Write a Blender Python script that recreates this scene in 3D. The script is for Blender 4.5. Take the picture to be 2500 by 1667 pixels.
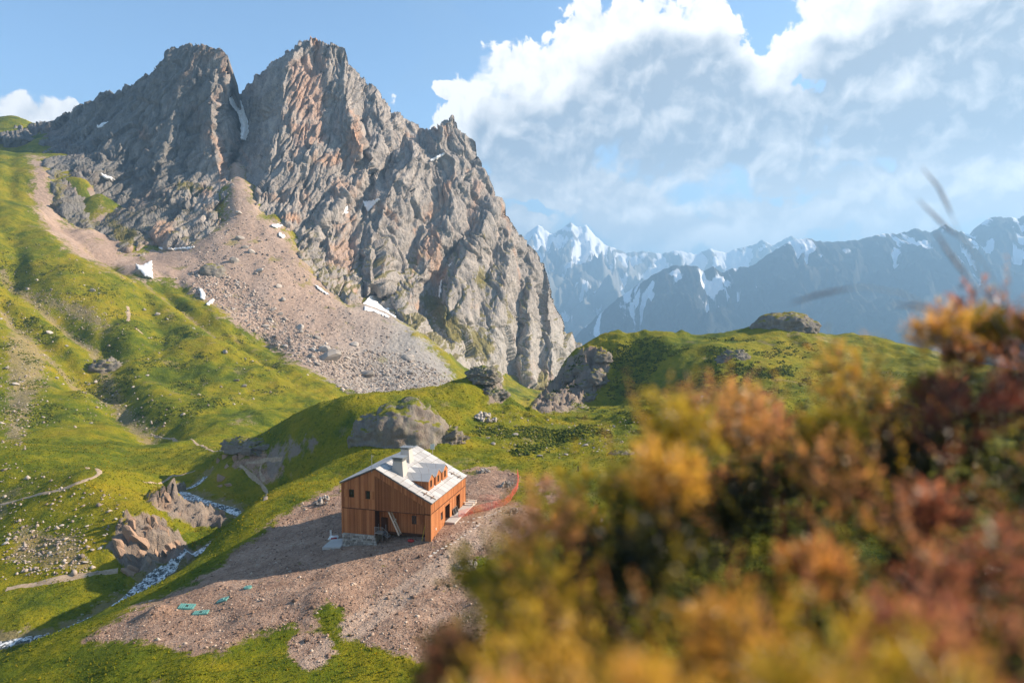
import bpy, bmesh, math, random, time
import numpy as np
from mathutils import Vector, Matrix
from mathutils.bvhtree import BVHTree
T0 = time.time()
R = math.radians
scene = bpy.context.scene
for o in list(bpy.data.objects): bpy.data.objects.remove(o)
col = scene.collection

# ------------------------------------------------------------------ camera, sky, sun, exposure
F = 1667.0                       # focal length in pixels of the 2500 px wide photograph (24 mm lens)
PITCH = math.atan(101.5 / F)     # the horizon stands 101 px above the middle
ZC = 37.0                        # camera height above the building's platform
cam = bpy.data.cameras.new('camera'); camo = bpy.data.objects.new('camera', cam); col.objects.link(camo)
cam.lens = 24.0; cam.sensor_width = 36.0; cam.sensor_fit = 'HORIZONTAL'
cam.clip_start = 0.05; cam.clip_end = 90000
camo.location = (0, 0, ZC); camo.rotation_euler = (math.pi / 2 - PITCH, 0, 0)
cam.dof.use_dof = True; cam.dof.focus_distance = 110.0; cam.dof.aperture_fstop = 1.25
scene.camera = camo

SUN_AZ = math.atan2(0.97, 0.19)  # from +Y (view direction) towards +X
SUN_EL = R(29.0)
sunv = Vector((math.sin(SUN_AZ) * math.cos(SUN_EL), math.cos(SUN_AZ) * math.cos(SUN_EL), math.sin(SUN_EL)))
sl = bpy.data.lights.new('sun', 'SUN'); slo = bpy.data.objects.new('sun', sl); col.objects.link(slo)
sl.energy = 5.0; sl.angle = R(0.5); sl.color = (1.0, 0.84, 0.66)
slo.rotation_euler = (-sunv).to_track_quat('-Z', 'Y').to_euler()
slo.location = (60, 20, 120)
vs = scene.view_settings
vs.view_transform = 'Standard'; vs.look = 'None'; vs.gamma = 1.0; vs.use_curve_mapping = False
vs.exposure = 1.2
cy = scene.cycles
cy.max_bounces = 6; cy.diffuse_bounces = 3; cy.transparent_max_bounces = 8; cy.volume_bounces = 0
cy.use_denoising = True; cy.sample_clamp_indirect = 8.0

world = bpy.data.worlds.new('World'); scene.world = world; world.use_nodes = True
def _dir(u, v):                                   # sight line of a photograph pixel as azimuth and elevation
    x = (u - 1250.0) / F; zz = -(v - 833.5) / F; y = math.cos(PITCH) + zz * math.sin(PITCH); z = zz * math.cos(PITCH) - math.sin(PITCH)
    return math.atan2(x, y), math.atan2(z, math.hypot(x, y))
def build_sky():
    nt = world.node_tree; nt.nodes.clear(); N = nt.nodes; L = nt.links
    def put(s, v):
        if isinstance(v, bpy.types.NodeSocket): L.new(v, s)
        else: s.default_value = v
    def M(op, a, b=0.0, c=0.0, clamp=False):
        n = N.new('ShaderNodeMath'); n.operation = op; n.use_clamp = clamp; put(n.inputs[0], a); put(n.inputs[1], b); put(n.inputs[2], c); return n.outputs[0]
    def VM(op, a, b=(0, 0, 0), out=0):
        n = N.new('ShaderNodeVectorMath'); n.operation = op; put(n.inputs[0], a); put(n.inputs[1], b); return n.outputs[out]
    def SS(v, a, b):
        n = N.new('ShaderNodeMapRange'); n.interpolation_type = 'SMOOTHSTEP'; put(n.inputs['Value'], v); put(n.inputs['From Min'], a); put(n.inputs['From Max'], b); return n.outputs[0]
    def NO(v, sc, det=6, rough=0.55, dist=0.0):
        n = N.new('ShaderNodeTexNoise'); n.noise_dimensions = '2D'; put(n.inputs['Vector'], v); n.inputs['Scale'].default_value = sc; n.inputs['Detail'].default_value = det; n.inputs['Roughness'].default_value = rough; n.inputs['Distortion'].default_value = dist; return n.outputs[0]
    def VO(v, sc):
        n = N.new('ShaderNodeTexVoronoi'); n.voronoi_dimensions = '2D'; n.feature = 'SMOOTH_F1'; put(n.inputs['Vector'], v); n.inputs['Scale'].default_value = sc; n.inputs['Smoothness'].default_value = 0.35; return n.outputs[0]
    def MIX(f, a, b):
        n = N.new('ShaderNodeMix'); n.data_type = 'RGBA'; put(n.inputs[0], f); put(n.inputs[6], a); put(n.inputs[7], b); return n.outputs[2]
    sky = N.new('ShaderNodeTexSky'); sky.sky_type = 'NISHITA'; sky.sun_disc = False
    sky.sun_elevation = SUN_EL; sky.sun_rotation = SUN_AZ; sky.altitude = 2200; sky.air_density = 1.0; sky.dust_density = 0.3; sky.ozone_density = 1.3
    d = N.new('ShaderNodeTexCoord').outputs['Generated']
    sp = N.new('ShaderNodeSeparateXYZ'); L.new(d, sp.inputs[0]); x, y, z = sp.outputs
    az = M('ARCTAN2', x, y); el = M('ARCSINE', z)
    cb = N.new('ShaderNodeCombineXYZ'); L.new(az, cb.inputs[0]); L.new(el, cb.inputs[1]); q = cb.outputs[0]
    # cauliflower noise; the cloud field lives on azimuth and elevation
    warp = N.new('ShaderNodeTexNoise'); warp.noise_dimensions = '2D'; L.new(q, warp.inputs['Vector']); warp.inputs['Scale'].default_value = 11; warp.inputs['Detail'].default_value = 4
    qw = VM('ADD', q, VM('MULTIPLY', VM('SUBTRACT', warp.outputs['Color'], (0.5, 0.5, 0.5)), (0.045, 0.04, 0)))
    blobs = [(1965,165,85,48),(1540,130,200,115),(1690,150,125,110),(1440,190,150,115),(1300,215,120,90),(1215,262,85,75),(1350,330,260,110),(1560,300,230,150),(1720,330,170,110),(1620,410,150,80),
             (1400,450,200,75),(1280,440,110,60),(1510,480,160,50),(2080,110,130,110),(2250,120,260,170),(2450,150,260,250),(2110,50,150,80),
             (1960,310,260,110),(2150,330,330,150),(2400,350,270,180),(1850,240,105,95),(1840,350,140,85),(2120,450,200,70),(2350,480,250,80),(2060,520,120,55),(2480,480,160,60),(2250,530,220,45),
             (1560,566,190,62),(1680,578,140,56),(1830,540,105,66),(1905,548,85,56),(1780,566,100,50),(1470,556,90,42),(58,272,62,32),(125,274,52,26),(1092,230,34,20),(1170,480,80,50),(1255,555,130,60),
             (2700,300,350,250),(2900,120,300,200),(3100,420,400,150),(-500,330,220,60),(-900,200,300,110)]
    def cover(qv, bl):
        B = None
        for (u, v, ru, rv) in bl:
            a0, e0 = _dir(u, v); s = VM('MULTIPLY', VM('SUBTRACT', qv, (a0, e0, 0)), (F / (ru * 1.18), F / (rv * 1.18), 0))
            h = M('SUBTRACT', 1.0, VM('LENGTH', s, out=1))
            B = h if B is None else M('SMOOTH_MAX', B, h, 0.12)
        return B
    B = cover(qw, blobs)
    Bup = cover(VM('ADD', qw, (-0.012, 0.055, 0)), blobs[:27])          # how much cloud stands above: tops stay white, bases grey
    # the same kind of cumulus goes on round the rest of the sky
    around = M('MULTIPLY', M('SUBTRACT', NO(VM('MULTIPLY', q, (1, 2.2, 0)), 2.6, 5, 0.5), 0.58), 4.0)
    around = M('SUBTRACT', around, M('MULTIPLY', SS(M('ABSOLUTE', az), 1.05, 0.8), 3.0))
    around = M('SUBTRACT', around, M('MULTIPLY', M('MAXIMUM', SS(el, 0.10, 0.0), SS(el, 0.45, 0.7)), 3.0))
    B = M('MAXIMUM', B, around)
    def field(v):
        n1 = NO(v, 13, 8, 0.60); v1 = M('SUBTRACT', 1.0, VO(v, 22)); v2 = M('SUBTRACT', 1.0, VO(v, 52))
        return M('ADD', M('ADD', M('MULTIPLY', M('SUBTRACT', n1, 0.5), 1.7), M('MULTIPLY', M('SUBTRACT', v1, 0.6), 0.40)), M('MULTIPLY', M('SUBTRACT', v2, 0.6), 0.20))
    f0 = field(qw); f1 = field(VM('ADD', qw, (-0.006, 0.018, 0)))
    dens = M('ADD', B, f0)
    low = NO(q, 9.0, 4, 0.55)
    soft = SS(M('ADD', low, M('MULTIPLY', el, -0.8)), 0.25, 0.60)          # some rims crisp, some torn and thin
    alpha = SS(dens, 0.02, M('ADD', 0.13, M('MULTIPLY', soft, 0.60)))
    relief = M('MULTIPLY', M('SUBTRACT', f0, f1), 0.95)
    deep = SS(M('ADD', M('ADD', Bup, M('MULTIPLY', f0, 0.40)), M('MULTIPLY', M('SUBTRACT', NO(q, 6.0, 3, 0.5), 0.5), 1.0)), -0.12, 0.42)
    lit = M('ADD', M('SUBTRACT', 0.97, M('MULTIPLY', deep, 0.86)), relief, clamp=True)
    lit = M('ADD', lit, M('MULTIPLY', SS(el, 0.21, 0.11), 0.40), clamp=True)
    cc = MIX(lit, (2.4, 2.75, 3.2, 1), (7.6, 7.3, 6.9, 1))
    wisps = M('MULTIPLY', SS(NO(VM('MULTIPLY', q, (1.0, 2.2, 0)), 3.0, 7, 0.62, 0.8), 0.50, 0.75), 0.22)
    veil = M('MULTIPLY', SS(M('SUBTRACT', az, M('MULTIPLY', el, 0.9)), -0.45, 0.8), 0.6)      # thin veil towards the sun's side and the horizon
    veil = M('MAXIMUM', veil, M('MULTIPLY', SS(el, 0.30, 0.02), 0.85))
    skyc = MIX(M('MAXIMUM', wisps, veil), VM('MULTIPLY', sky.outputs[0], (1.30, 1.38, 1.34)), (2.1, 2.9, 3.7, 1))
    c = MIX(M('MULTIPLY', alpha, 0.96), skyc, cc)
    bg = N.new('ShaderNodeBackground'); L.new(c, bg.inputs[0]); bg.inputs['Strength'].default_value = 0.082
    wo = N.new('ShaderNodeOutputWorld'); L.new(bg.outputs[0], wo.inputs[0])
build_sky()
world.cycles.sampling_method = 'MANUAL'; world.cycles.sample_map_resolution = 256


# ------------------------------------------------------------------ helpers: pixels of the photograph to world
CP, SP = math.cos(PITCH), math.sin(PITCH)
def ray(u, v):
    x = (u - 1250.0) / F; zz = -(v - 833.5) / F
    return np.array([x, CP + zz * SP, zz * CP - SP])
def P(u, v, Y):
    d = ray(u, v); return d * (Y / d[1]) + np.array([0, 0, ZC])
def project(p):
    x, y, z = p[..., 0], p[..., 1], p[..., 2] - ZC
    f = y * CP - z * SP; up = y * SP + z * CP
    f = np.maximum(f, 0.01)
    return 1250 + F * x / f, 833.5 - F * up / f

# ------------------------------------------------------------------ helpers: noise
_rng = np.random.RandomState(7)
_perm = np.concatenate([_rng.permutation(256)] * 3).astype(np.int32)
_g2 = np.stack([np.cos(np.arange(256) * 2.399963), np.sin(np.arange(256) * 2.399963)], 1).astype(np.float32)
_g3 = _rng.normal(size=(256, 3)); _g3 = (_g3 / np.linalg.norm(_g3, axis=1, keepdims=True)).astype(np.float32)
def _fade(t): return t * t * t * (t * (t * 6 - 15) + 10)
def n2(x, y, seed=0):
    xf = np.floor(x); yf = np.floor(y); fx = (x - xf).astype(np.float32); fy = (y - yf).astype(np.float32)
    xi = (xf.astype(np.int64) + seed * 37) & 255; yi = (yf.astype(np.int64) + seed * 91) & 255
    u = _fade(fx); v = _fade(fy)
    def g(ix, iy, dx, dy):
        h = _perm[_perm[ix & 255] + (iy & 255)]; q = _g2[h]; return q[..., 0] * dx + q[..., 1] * dy
    a = g(xi, yi, fx, fy); b = g(xi + 1, yi, fx - 1, fy); c = g(xi, yi + 1, fx, fy - 1); d = g(xi + 1, yi + 1, fx - 1, fy - 1)
    a = a + u * (b - a); c = c + u * (d - c)
    return (a + v * (c - a)) * 1.5
def n3(x, y, z, seed=0):
    xf = np.floor(x); yf = np.floor(y); zf = np.floor(z)
    fx = (x - xf).astype(np.float32); fy = (y - yf).astype(np.float32); fz = (z - zf).astype(np.float32)
    xi = (xf.astype(np.int64) + seed * 37) & 255; yi = (yf.astype(np.int64) + seed * 91) & 255; zi = (zf.astype(np.int64) + seed * 53) & 255
    u = _fade(fx); v = _fade(fy); w = _fade(fz); r = []
    for k in (0, 1):
        hz = _perm[(zi + k) & 255]
        for j in (0, 1):
            hy = _perm[hz + ((yi + j) & 255)]
            for i in (0, 1):
                q = _g3[_perm[hy + ((xi + i) & 255)]]
                r.append(q[..., 0] * (fx - i) + q[..., 1] * (fy - j) + q[..., 2] * (fz - k))
    a = r[0] + u * (r[1] - r[0]); b = r[2] + u * (r[3] - r[2]); a = a + v * (b - a)
    c = r[4] + u * (r[5] - r[4]); d = r[6] + u * (r[7] - r[6]); c = c + v * (d - c)
    return (a + w * (c - a)) * 1.6
def fbm2(x, y, o=4, seed=0, gain=0.5, lac=2.03):
    s = 0; a = 1.0
    for k in range(o):
        s = s + a * n2(x, y, seed + k); a *= gain; x = x * lac + 3.1; y = y * lac + 7.7
    return s
def rid2(x, y, o=4, seed=0, gain=0.5, lac=2.03):
    s = 0; a = 1.0; w = 1.0
    for k in range(o):
        n = 1 - np.abs(n2(x, y, seed + k)) * 1.4; n = np.maximum(n, 0) ** 2 * w; s = s + a * n; w = np.clip(n * 1.6, 0, 1); a *= gain; x = x * lac + 3.1; y = y * lac + 7.7
    return s
def fbm3(x, y, z, o=4, seed=0, gain=0.5, lac=2.03):
    s = 0; a = 1.0
    for k in range(o):
        s = s + a * n3(x, y, z, seed + k); a *= gain; x = x * lac + 3.1; y = y * lac + 7.7; z = z * lac + 1.3
    return s
def rid3(x, y, z, o=4, seed=0, gain=0.5, lac=2.03):
    s = 0; a = 1.0
    for k in range(o):
        n = 1 - np.abs(n3(x, y, z, seed + k)) * 1.5; s = s + a * np.maximum(n, 0) ** 2; a *= gain; x = x * lac + 3.1; y = y * lac + 7.7; z = z * lac + 1.3
    return s
def sstep(a, b, x):
    t = np.clip((x - a) / (b - a), 0, 1); return t * t * (3 - 2 * t)

# ------------------------------------------------------------------ helpers: meshes, objects
def link(o, parent=None):
    col.objects.link(o)
    if parent is not None: o.parent = parent
    return o
def tag(o, label=None, cat=None, group=None, kind=None):
    if label: o['label'] = label
    if cat: o['category'] = cat
    if group: o['group'] = group
    if kind: o['kind'] = kind
    return o
def mesh_np(name, V, faces, mat=None, parent=None, smooth=False, attrs=None):
    """V (n,3); faces (m,3) or (m,4)"""
    me = bpy.data.meshes.new(name); V = np.asarray(V, np.float32); faces = np.asarray(faces, np.int32)
    k = faces.shape[1]
    me.vertices.add(len(V)); me.vertices.foreach_set('co', V.ravel())
    me.loops.add(faces.size); me.loops.foreach_set('vertex_index', faces.ravel())
    me.polygons.add(len(faces)); me.polygons.foreach_set('loop_start', np.arange(0, faces.size, k, dtype=np.int32))
    me.polygons.foreach_set('loop_total', np.full(len(faces), k, np.int32))
    me.update(calc_edges=True)
    if smooth: me.polygons.foreach_set('use_smooth', np.ones(len(faces), bool))
    for an, av in (attrs or {}).items():
        at = me.attributes.new(an, 'FLOAT', 'POINT'); at.data.foreach_set('value', np.asarray(av, np.float32).ravel())
    me.validate()
    if mat: me.materials.append(mat)
    return link(bpy.data.objects.new(name, me), parent)
def grid_faces(ny, nx):
    i = np.arange(ny - 1)[:, None] * nx + np.arange(nx - 1)[None, :]
    return np.stack([i, i + 1, i + nx + 1, i + nx], -1).reshape(-1, 4)
def graded(lo, hi, spacing):
    out = [lo]
    while out[-1] < hi: out.append(out[-1] + spacing(out[-1]))
    return np.array(out)
def grid_normals(X, Y, Z):
    V = np.stack([X, Y, Z], -1)
    du = np.gradient(V, axis=1); dv = np.gradient(V, axis=0)
    n = np.cross(du, dv); return n / np.maximum(np.linalg.norm(n, axis=-1, keepdims=True), 1e-9)
def seg_dist(X, Y, pts):
    """plan distance to a polyline, the crest height there and the side (+ left of travel)"""
    best = np.full(X.shape, 1e9); zz = np.zeros(X.shape); side = np.zeros(X.shape)
    for a, b in zip(pts[:-1], pts[1:]):
        dx, dy = b[0] - a[0], b[1] - a[1]; L2 = dx * dx + dy * dy + 1e-9
        t = np.clip(((X - a[0]) * dx + (Y - a[1]) * dy) / L2, 0, 1)
        ex = X - a[0] - t * dx; ey = Y - a[1] - t * dy; d = np.hypot(ex, ey); m = d < best
        best = np.where(m, d, best); zz = np.where(m, a[2] + t * (b[2] - a[2]), zz)
        side = np.where(m, np.sign(dx * ey - dy * ex), side)
    return best, zz, side

# ------------------------------------------------------------------ helpers: node materials
class NT:
    def __init__(s, tree): s.t = tree; s.n = tree.nodes; s.l = tree.links
    def new(s, typ, **kw):
        n = s.n.new(typ)
        for k, v in kw.items(): setattr(n, k, v)
        return n
    def put(s, sock, v):
        if hasattr(v, 'is_output') or isinstance(v, bpy.types.NodeSocket): s.l.new(v, sock)
        else: sock.default_value = v
    def math(s, op, a, b=0.0, c=None, clamp=False):
        n = s.new('ShaderNodeMath', operation=op, use_clamp=clamp); s.put(n.inputs[0], a); s.put(n.inputs[1], b)
        if c is not None: s.put(n.inputs[2], c)
        return n.outputs[0]
    def vmath(s, op, a, b=(0, 0, 0), out=0):
        n = s.new('ShaderNodeVectorMath', operation=op); s.put(n.inputs[0], a)
        if op == 'SCALE': s.put(n.inputs[3], b)
        else: s.put(n.inputs[1], b)
        return n.outputs[out]
    def mix(s, f, a, b, mode='MIX'):
        n = s.new('ShaderNodeMix', data_type='RGBA', blend_type=mode); n.clamp_factor = True
        s.put(n.inputs[0], f)
        for k, v in ((6, a), (7, b)):
            s.put(n.inputs[k], tuple(v) + (1.0,) if isinstance(v, (tuple, list)) and len(v) == 3 else v)
        return n.outputs[2]
    def noise(s, vec, scale, detail=4.0, rough=0.55, dist=0.0, out=0, lac=2.0):
        n = s.new('ShaderNodeTexNoise'); s.put(n.inputs['Vector'], vec); n.inputs['Scale'].default_value = scale
        n.inputs['Detail'].default_value = detail; n.inputs['Roughness'].default_value = rough; n.inputs['Distortion'].default_value = dist
        n.inputs['Lacunarity'].default_value = lac
        return n.outputs[out]
    def vor(s, vec, scale, feature='F1', out=0, rnd=1.0):
        n = s.new('ShaderNodeTexVoronoi', feature=feature); s.put(n.inputs['Vector'], vec); n.inputs['Scale'].default_value = scale
        n.inputs['Randomness'].default_value = rnd
        return n.outputs[out]
    def ss(s, v, a, b):
        n = s.new('ShaderNodeMapRange', interpolation_type='SMOOTHSTEP'); s.put(n.inputs['Value'], v)
        s.put(n.inputs['From Min'], a); s.put(n.inputs['From Max'], b); n.inputs['To Min'].default_value = 0; n.inputs['To Max'].default_value = 1
        return n.outputs[0]
    def ramp(s, v, stops):
        n = s.new('ShaderNodeValToRGB'); s.put(n.inputs[0], v); cr = n.color_ramp
        while len(cr.elements) < len(stops): cr.elements.new(0.5)
        for e, (p, c) in zip(cr.elements, stops): e.position = p; e.color = tuple(c) + (1.0,) if len(c) == 3 else c
        return n.outputs[0]
    def attr(s, name):
        n = s.new('ShaderNodeAttribute'); n.attribute_name = name; return n.outputs['Fac']
    def pos(s): return s.new('ShaderNodeNewGeometry').outputs['Position']
    def objco(s): return s.new('ShaderNodeTexCoord').outputs['Object']
    def scalev(s, v, sc):
        n = s.new('ShaderNodeMapping'); s.put(n.inputs['Vector'], v); n.inputs['Scale'].default_value = sc; return n.outputs[0]
    def rotv(s, v, rot, sc=(1, 1, 1)):
        n = s.new('ShaderNodeMapping'); s.put(n.inputs['Vector'], v); n.inputs['Rotation'].default_value = rot; n.inputs['Scale'].default_value = sc; return n.outputs[0]
    def bump(s, h, strength=0.5, dist=0.1, normal=None):
        n = s.new('ShaderNodeBump'); s.put(n.inputs['Height'], h); n.inputs['Strength'].default_value = strength; n.inputs['Distance'].default_value = dist
        if normal is not None: s.put(n.inputs['Normal'], normal)
        return n.outputs[0]
    def bsdf(s, color, rough=0.9, normal=None, spec=0.2, **kw):
        n = s.new('ShaderNodeBsdfPrincipled'); s.put(n.inputs['Base Color'], tuple(color) + (1.0,) if isinstance(color, (tuple, list)) and len(color) == 3 else color)
        s.put(n.inputs['Roughness'], rough); n.inputs['Specular IOR Level'].default_value = spec
        if normal is not None: s.put(n.inputs['Normal'], normal)
        for k, v in kw.items(): s.put(n.inputs[k.replace('_', ' ')], v)
        return n.outputs[0]
def material(name):
    m = bpy.data.materials.new(name); m.use_nodes = True; m.node_tree.nodes.clear(); t = NT(m.node_tree)
    out = t.new('ShaderNodeOutputMaterial')
    return m, t, out
def finish(t, out, sh): t.l.new(sh, out.inputs['Surface'])

# ------------------------------------------------------------------ the ground: one sheet through surveyed points (pixel, distance)
CPTS = [  # u, v, Y
 # platform of the building
 (1052,1318,105),(835,1331,108.8),(1130,1231,122),(950,1400,97),(1080,1400,95),(720,1500,86),(455,1480,94),(604,1435,98),
 (220,1560,88),(300,1640,78),(900,1660,72),(100,1655,80),(760,1235,128),(1200,1200,130),(1240,1150,146),(1000,1190,135),
 (600,1380,108),
 # left shoulder of the platform
 (-60,1645,88),(300,1466,108),(575,1280,132),(700,1186,148),(800,1162,150),(430,1416,110),(640,1236,140),
 # stream
 (-60,1580,127),(50,1545,130),(330,1425,149),(390,1385,157),(430,1360,162),(620,1245,187),(560,1225,192),(430,1180,203),(500,1150,213),
 # near left mound over the stream
 (200,1430,149),(330,1250,172),(240,1150,190),(0,1110,205),(350,1200,188),(100,1350,160),(0,1250,180),(0,1450,146),(100,1470,142),(470,1290,178),
 (-150,1300,180),(-150,1100,210),
 # valley floor
 (300,1130,228),(450,1100,245),(100,1060,272),(0,1080,258),(300,1000,325),(500,1050,285),(650,1010,320),(850,965,385),(500,980,330),
 # big left slope
 (750,900,425),(600,870,420),(500,800,450),(650,850,450),(400,700,500),(300,650,520),(200,600,540),(100,500,580),(0,420,640),(0,600,480),
 (200,750,440),(0,750,400),(0,900,340),(150,850,370),(300,850,390),(400,930,365),(0,340,780),(0,296,880),(130,300,860),(-200,320,860),(-200,500,560),
 (-200,800,360),(-200,950,300),(60,292,890),
 # scree
 (560,460,655),(574,432,690),(580,395,730),(700,620,600),(850,750,550),(950,800,540),(1050,900,500),(900,935,450),(1000,960,440),(450,640,560),(600,700,540),(700,800,500),(800,860,470),
 (110,420,660),(150,560,590),(250,640,545),
 # plateau
 (1300,1060,185),(1250,1100,165),(1500,1100,160),(1400,1200,128),(1350,1300,105),(1200,1450,88),(1600,1000,200),(1800,920,250),(2000,900,265),(1420,1040,205),
 (1150,1050,190),(1100,1010,200),
 # rim and small ridge
 (1250,985,240),(1170,912,236),(1080,932,232),(1000,948,228),(1180,985,222),(1060,990,212),
 # hillock
 (1480,817,318),(1390,862,312),(1305,985,284),(1600,814,318),(1850,806,325),(2050,822,330),(2200,870,330),(1540,968,280),(1465,985,287),(1450,1015,238),(1650,940,266),(1740,842,292),(1775,890,262),(1705,950,248),(1600,1005,222),(2400,960,325),
 # ridge behind the building, running down left
 (940,1085,160),(860,1095,160),(850,1006,201),(760,1042,203),(700,1062,206),(640,1088,210),(540,1108,220),(475,1172,212),(800,1128,190),(720,1165,196),(640,1195,200),(950,1000,200),
]
ctrl = [P(*c) for c in CPTS]
ctrl += [np.array(w, float) for w in [   # points the photograph hides: heights relative to the platform
 *[tuple(P(*q) - np.array([0, 0, d])) for q, d in (((450,545,628),16),((400,570,604),12),((505,515,638),14),((300,545,622),14),((372,512,640),16),((480,455,676),25),((425,480,658),20),((232,500,668),14),((340,420,705),20),((540,400,712),20),((640,400,725),30),((760,560,660),14),((840,700,625),16),((900,690,640),16),((1000,770,640),16),((1100,850,640),20))],
 *[tuple(P(*q)) for q in ((450,602,592),(345,626,578),(512,577,600),(552,542,622),(300,610,580),(890,739,585),(850,747,568),(742,642,600),(960,772,575),(1050,834,545),(200,560,600),(243,480,660))],
 *[tuple(P(*q) - np.array([0, 0, d])) for q, d in (((330,1452,128),2.5),((420,1412,132),2.5),((200,1525,118),2),((520,1350,146),3),((600,1285,158),3),((80,1580,110),2),((178,452,650),14),((150,490,628),12),((200,510,632),12),((225,430,668),16),((250,415,690),16))],
 (-62,170,-13),(0,300,-42),(-30,320,-48),(-30,270,-30),(50,400,-40),(60,350,6),(150,430,-45),(20,500,-58),(100,600,-75),(250,400,-45),(400,500,-60),(400,250,-10),(-700,1000,215),(-300,1000,110),(0,1000,-90),(400,1000,-110),
 (0,55,-1),(-40,60,-7),(40,60,2),(60,100,4),(100,150,6),(150,200,9),(0,30,10),(-30,30,-2),(30,30,18),(-80,60,-18),(-120,60,-26),(-150,120,-27),(0,10,26),(-10,10,22),(10,10,33),(20,20,30),(60,20,34),(80,60,25),(120,100,22),
 (0,0,34.8),(2,2.5,36.2),(4,0,37.5),(0,3,33.0),(-2,0,34),(-2,3,32),(0,-8,36),(-60,0,5),(-60,-8,10),(60,0,42),(200,60,30),(300,120,20),(-200,100,-20),(-300,100,-15),(-240,200,-8),(-400,300,10),(-600,400,60),(-760,600,150),(400,0,40)]]
ctrl = np.array(ctrl)
def rbf_fit(C, c=6.0, lam=0.4):
    n = len(C); d = np.hypot(C[:, None, 0] - C[None, :, 0], C[:, None, 1] - C[None, :, 1])
    A = np.zeros((n + 3, n + 3)); A[:n, :n] = np.sqrt(d * d + c * c) + np.eye(n) * -lam
    A[:n, n] = 1; A[:n, n + 1] = C[:, 0]; A[:n, n + 2] = C[:, 1]; A[n:, :n] = A[:n, n:].T
    return np.linalg.solve(A, np.concatenate([C[:, 2], np.zeros(3)]))
def rbf_eval(C, w, X, Y, c=6.0):
    s = w[-3] + w[-2] * X + w[-1] * Y
    for k in range(len(C)): s = s + w[k] * np.sqrt((X - C[k, 0]) ** 2 + (Y - C[k, 1]) ** 2 + c * c)
    return s
GW = rbf_fit(ctrl)

def poly_uvY(pts): return np.array([P(*p) for p in pts])
STREAM = poly_uvY([(500,1150,213),(440,1175,206),(425,1188,201),(470,1215,196),(560,1225,192),(620,1245,187),(600,1290,178),(520,1330,170),(430,1360,162),(390,1385,157),(330,1425,149),(240,1480,140),(130,1530,132),(50,1545,130),(-60,1570,128)])
GULLY1 = poly_uvY([(0,640,470),(110,740,430),(180,800,410),(240,850,395),(265,930,365),(300,1000,325),(400,1075,275)])
GULLY2 = poly_uvY([(130,560,590),(230,640,545),(330,690,520),(480,760,470),(560,840,440)])
GULLY3 = poly_uvY([(0,720,410),(120,830,375),(200,900,350)])
def poly_sd(U, V, poly):
    """signed pixel distance to a polygon drawn on the photograph (+ inside)"""
    best = np.full(U.shape, 1e9); ins = np.zeros(U.shape, bool); n = len(poly)
    for k in range(n):
        (x0, y0), (x1, y1) = poly[k], poly[(k + 1) % n]; dx, dy = x1 - x0, y1 - y0
        t = np.clip(((U - x0) * dx + (V - y0) * dy) / (dx * dx + dy * dy + 1e-9), 0, 1)
        best = np.minimum(best, np.hypot(U - x0 - t * dx, V - y0 - t * dy))
        if y0 != y1: ins ^= ((y0 > V) != (y1 > V)) & (U < (x1 - x0) * (V - y0) / (y1 - y0) + x0)
    return np.where(ins, best, -best)
SCREE = [(70,380),(112,395),(130,490),(160,545),(228,562),(243,500),(262,520),(300,608),(345,624),(385,602),(470,600),(552,540),(555,450),(562,385),(596,385),(610,450),(640,528),(690,562),(742,640),(850,745),(930,720),(1010,812),(1060,850),(1100,900),(1110,935),(1000,985),(900,990),(850,975),(800,925),(720,885),(650,842),(600,802),(520,745),(450,702),(400,682),(330,672),(230,642),(150,592),(100,540),(75,470),(88,420)]
DIRT = [(195,1568),(330,1482),(450,1432),(600,1330),(690,1262),(760,1212),(840,1188),(1000,1180),(1120,1155),(1200,1140),(1262,1150),(1268,1190),(1230,1222),(1310,1238),(1332,1290),(1255,1335),(1150,1378),(1132,1412),(1165,1440),(1195,1520),(1180,1600),(1050,1625),(980,1592),(900,1578),(835,1548),(845,1500),(800,1470),(770,1500),(780,1530),(640,1542),(560,1582),(470,1592),(380,1572)]
DIRT2 = [[(708,1560),(740,1540),(800,1548),(818,1590),(790,1625),(740,1642),(712,1610)],[(1310,1178),(1350,1172),(1368,1186),(1345,1200),(1318,1192)],[(1340,1208),(1370,1200),(1375,1215),(1345,1222)],[(1160,1420),(1195,1418),(1205,1440),(1175,1445)],
         [(610,1150),(680,1130),(700,1160),(640,1185)],[(560,1130),(640,1105),(655,1130),(600,1150)]]
STONY = [[(0,800),(60,780),(140,860),(110,960),(60,1100),(0,1090)],[(190,830),(235,830),(265,930),(255,960),(215,900)],[(60,690),(220,730),(300,800),(250,830),(150,780),(50,740)],[(130,900),(300,960),(420,1060),(380,1080),(240,1000)],[(30,1260),(200,1290),(240,1400),(60,1400),(0,1370)],[(540,1015),(620,1000),(640,1040),(560,1060)]]
ROCKP = [[(255,1335),(300,1272),(352,1245),(400,1270),(450,1322),(478,1352),(420,1372),(352,1390),(315,1405),(288,1370)],[(345,1212),(400,1195),(520,1230),(560,1265),(530,1290),(470,1285),(380,1240)],
         [(1290,1000),(1340,930),(1372,892),(1420,850),(1480,850),(1490,890),(1470,940),(1410,1000),(1340,1010)],[(1560,880),(1640,830),(1720,822),(1700,870),(1620,930),(1540,950)],
         [(540,1112),(600,1085),(655,1088),(630,1105),(560,1130),(480,1175),(500,1150)],[(1185,920),(1225,920),(1235,985),(1190,985)],[(460,1190),(560,1120),(600,1150),(560,1195),(500,1200)],[(1700,795),(1790,800),(1800,850),(1740,860)]]
GULLY4 = poly_uvY([(60,760,405),(150,850,375),(225,905,355),(262,945,345)])
PADE = (-18.0, 114.0)                       # middle of the building's footprint
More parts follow.
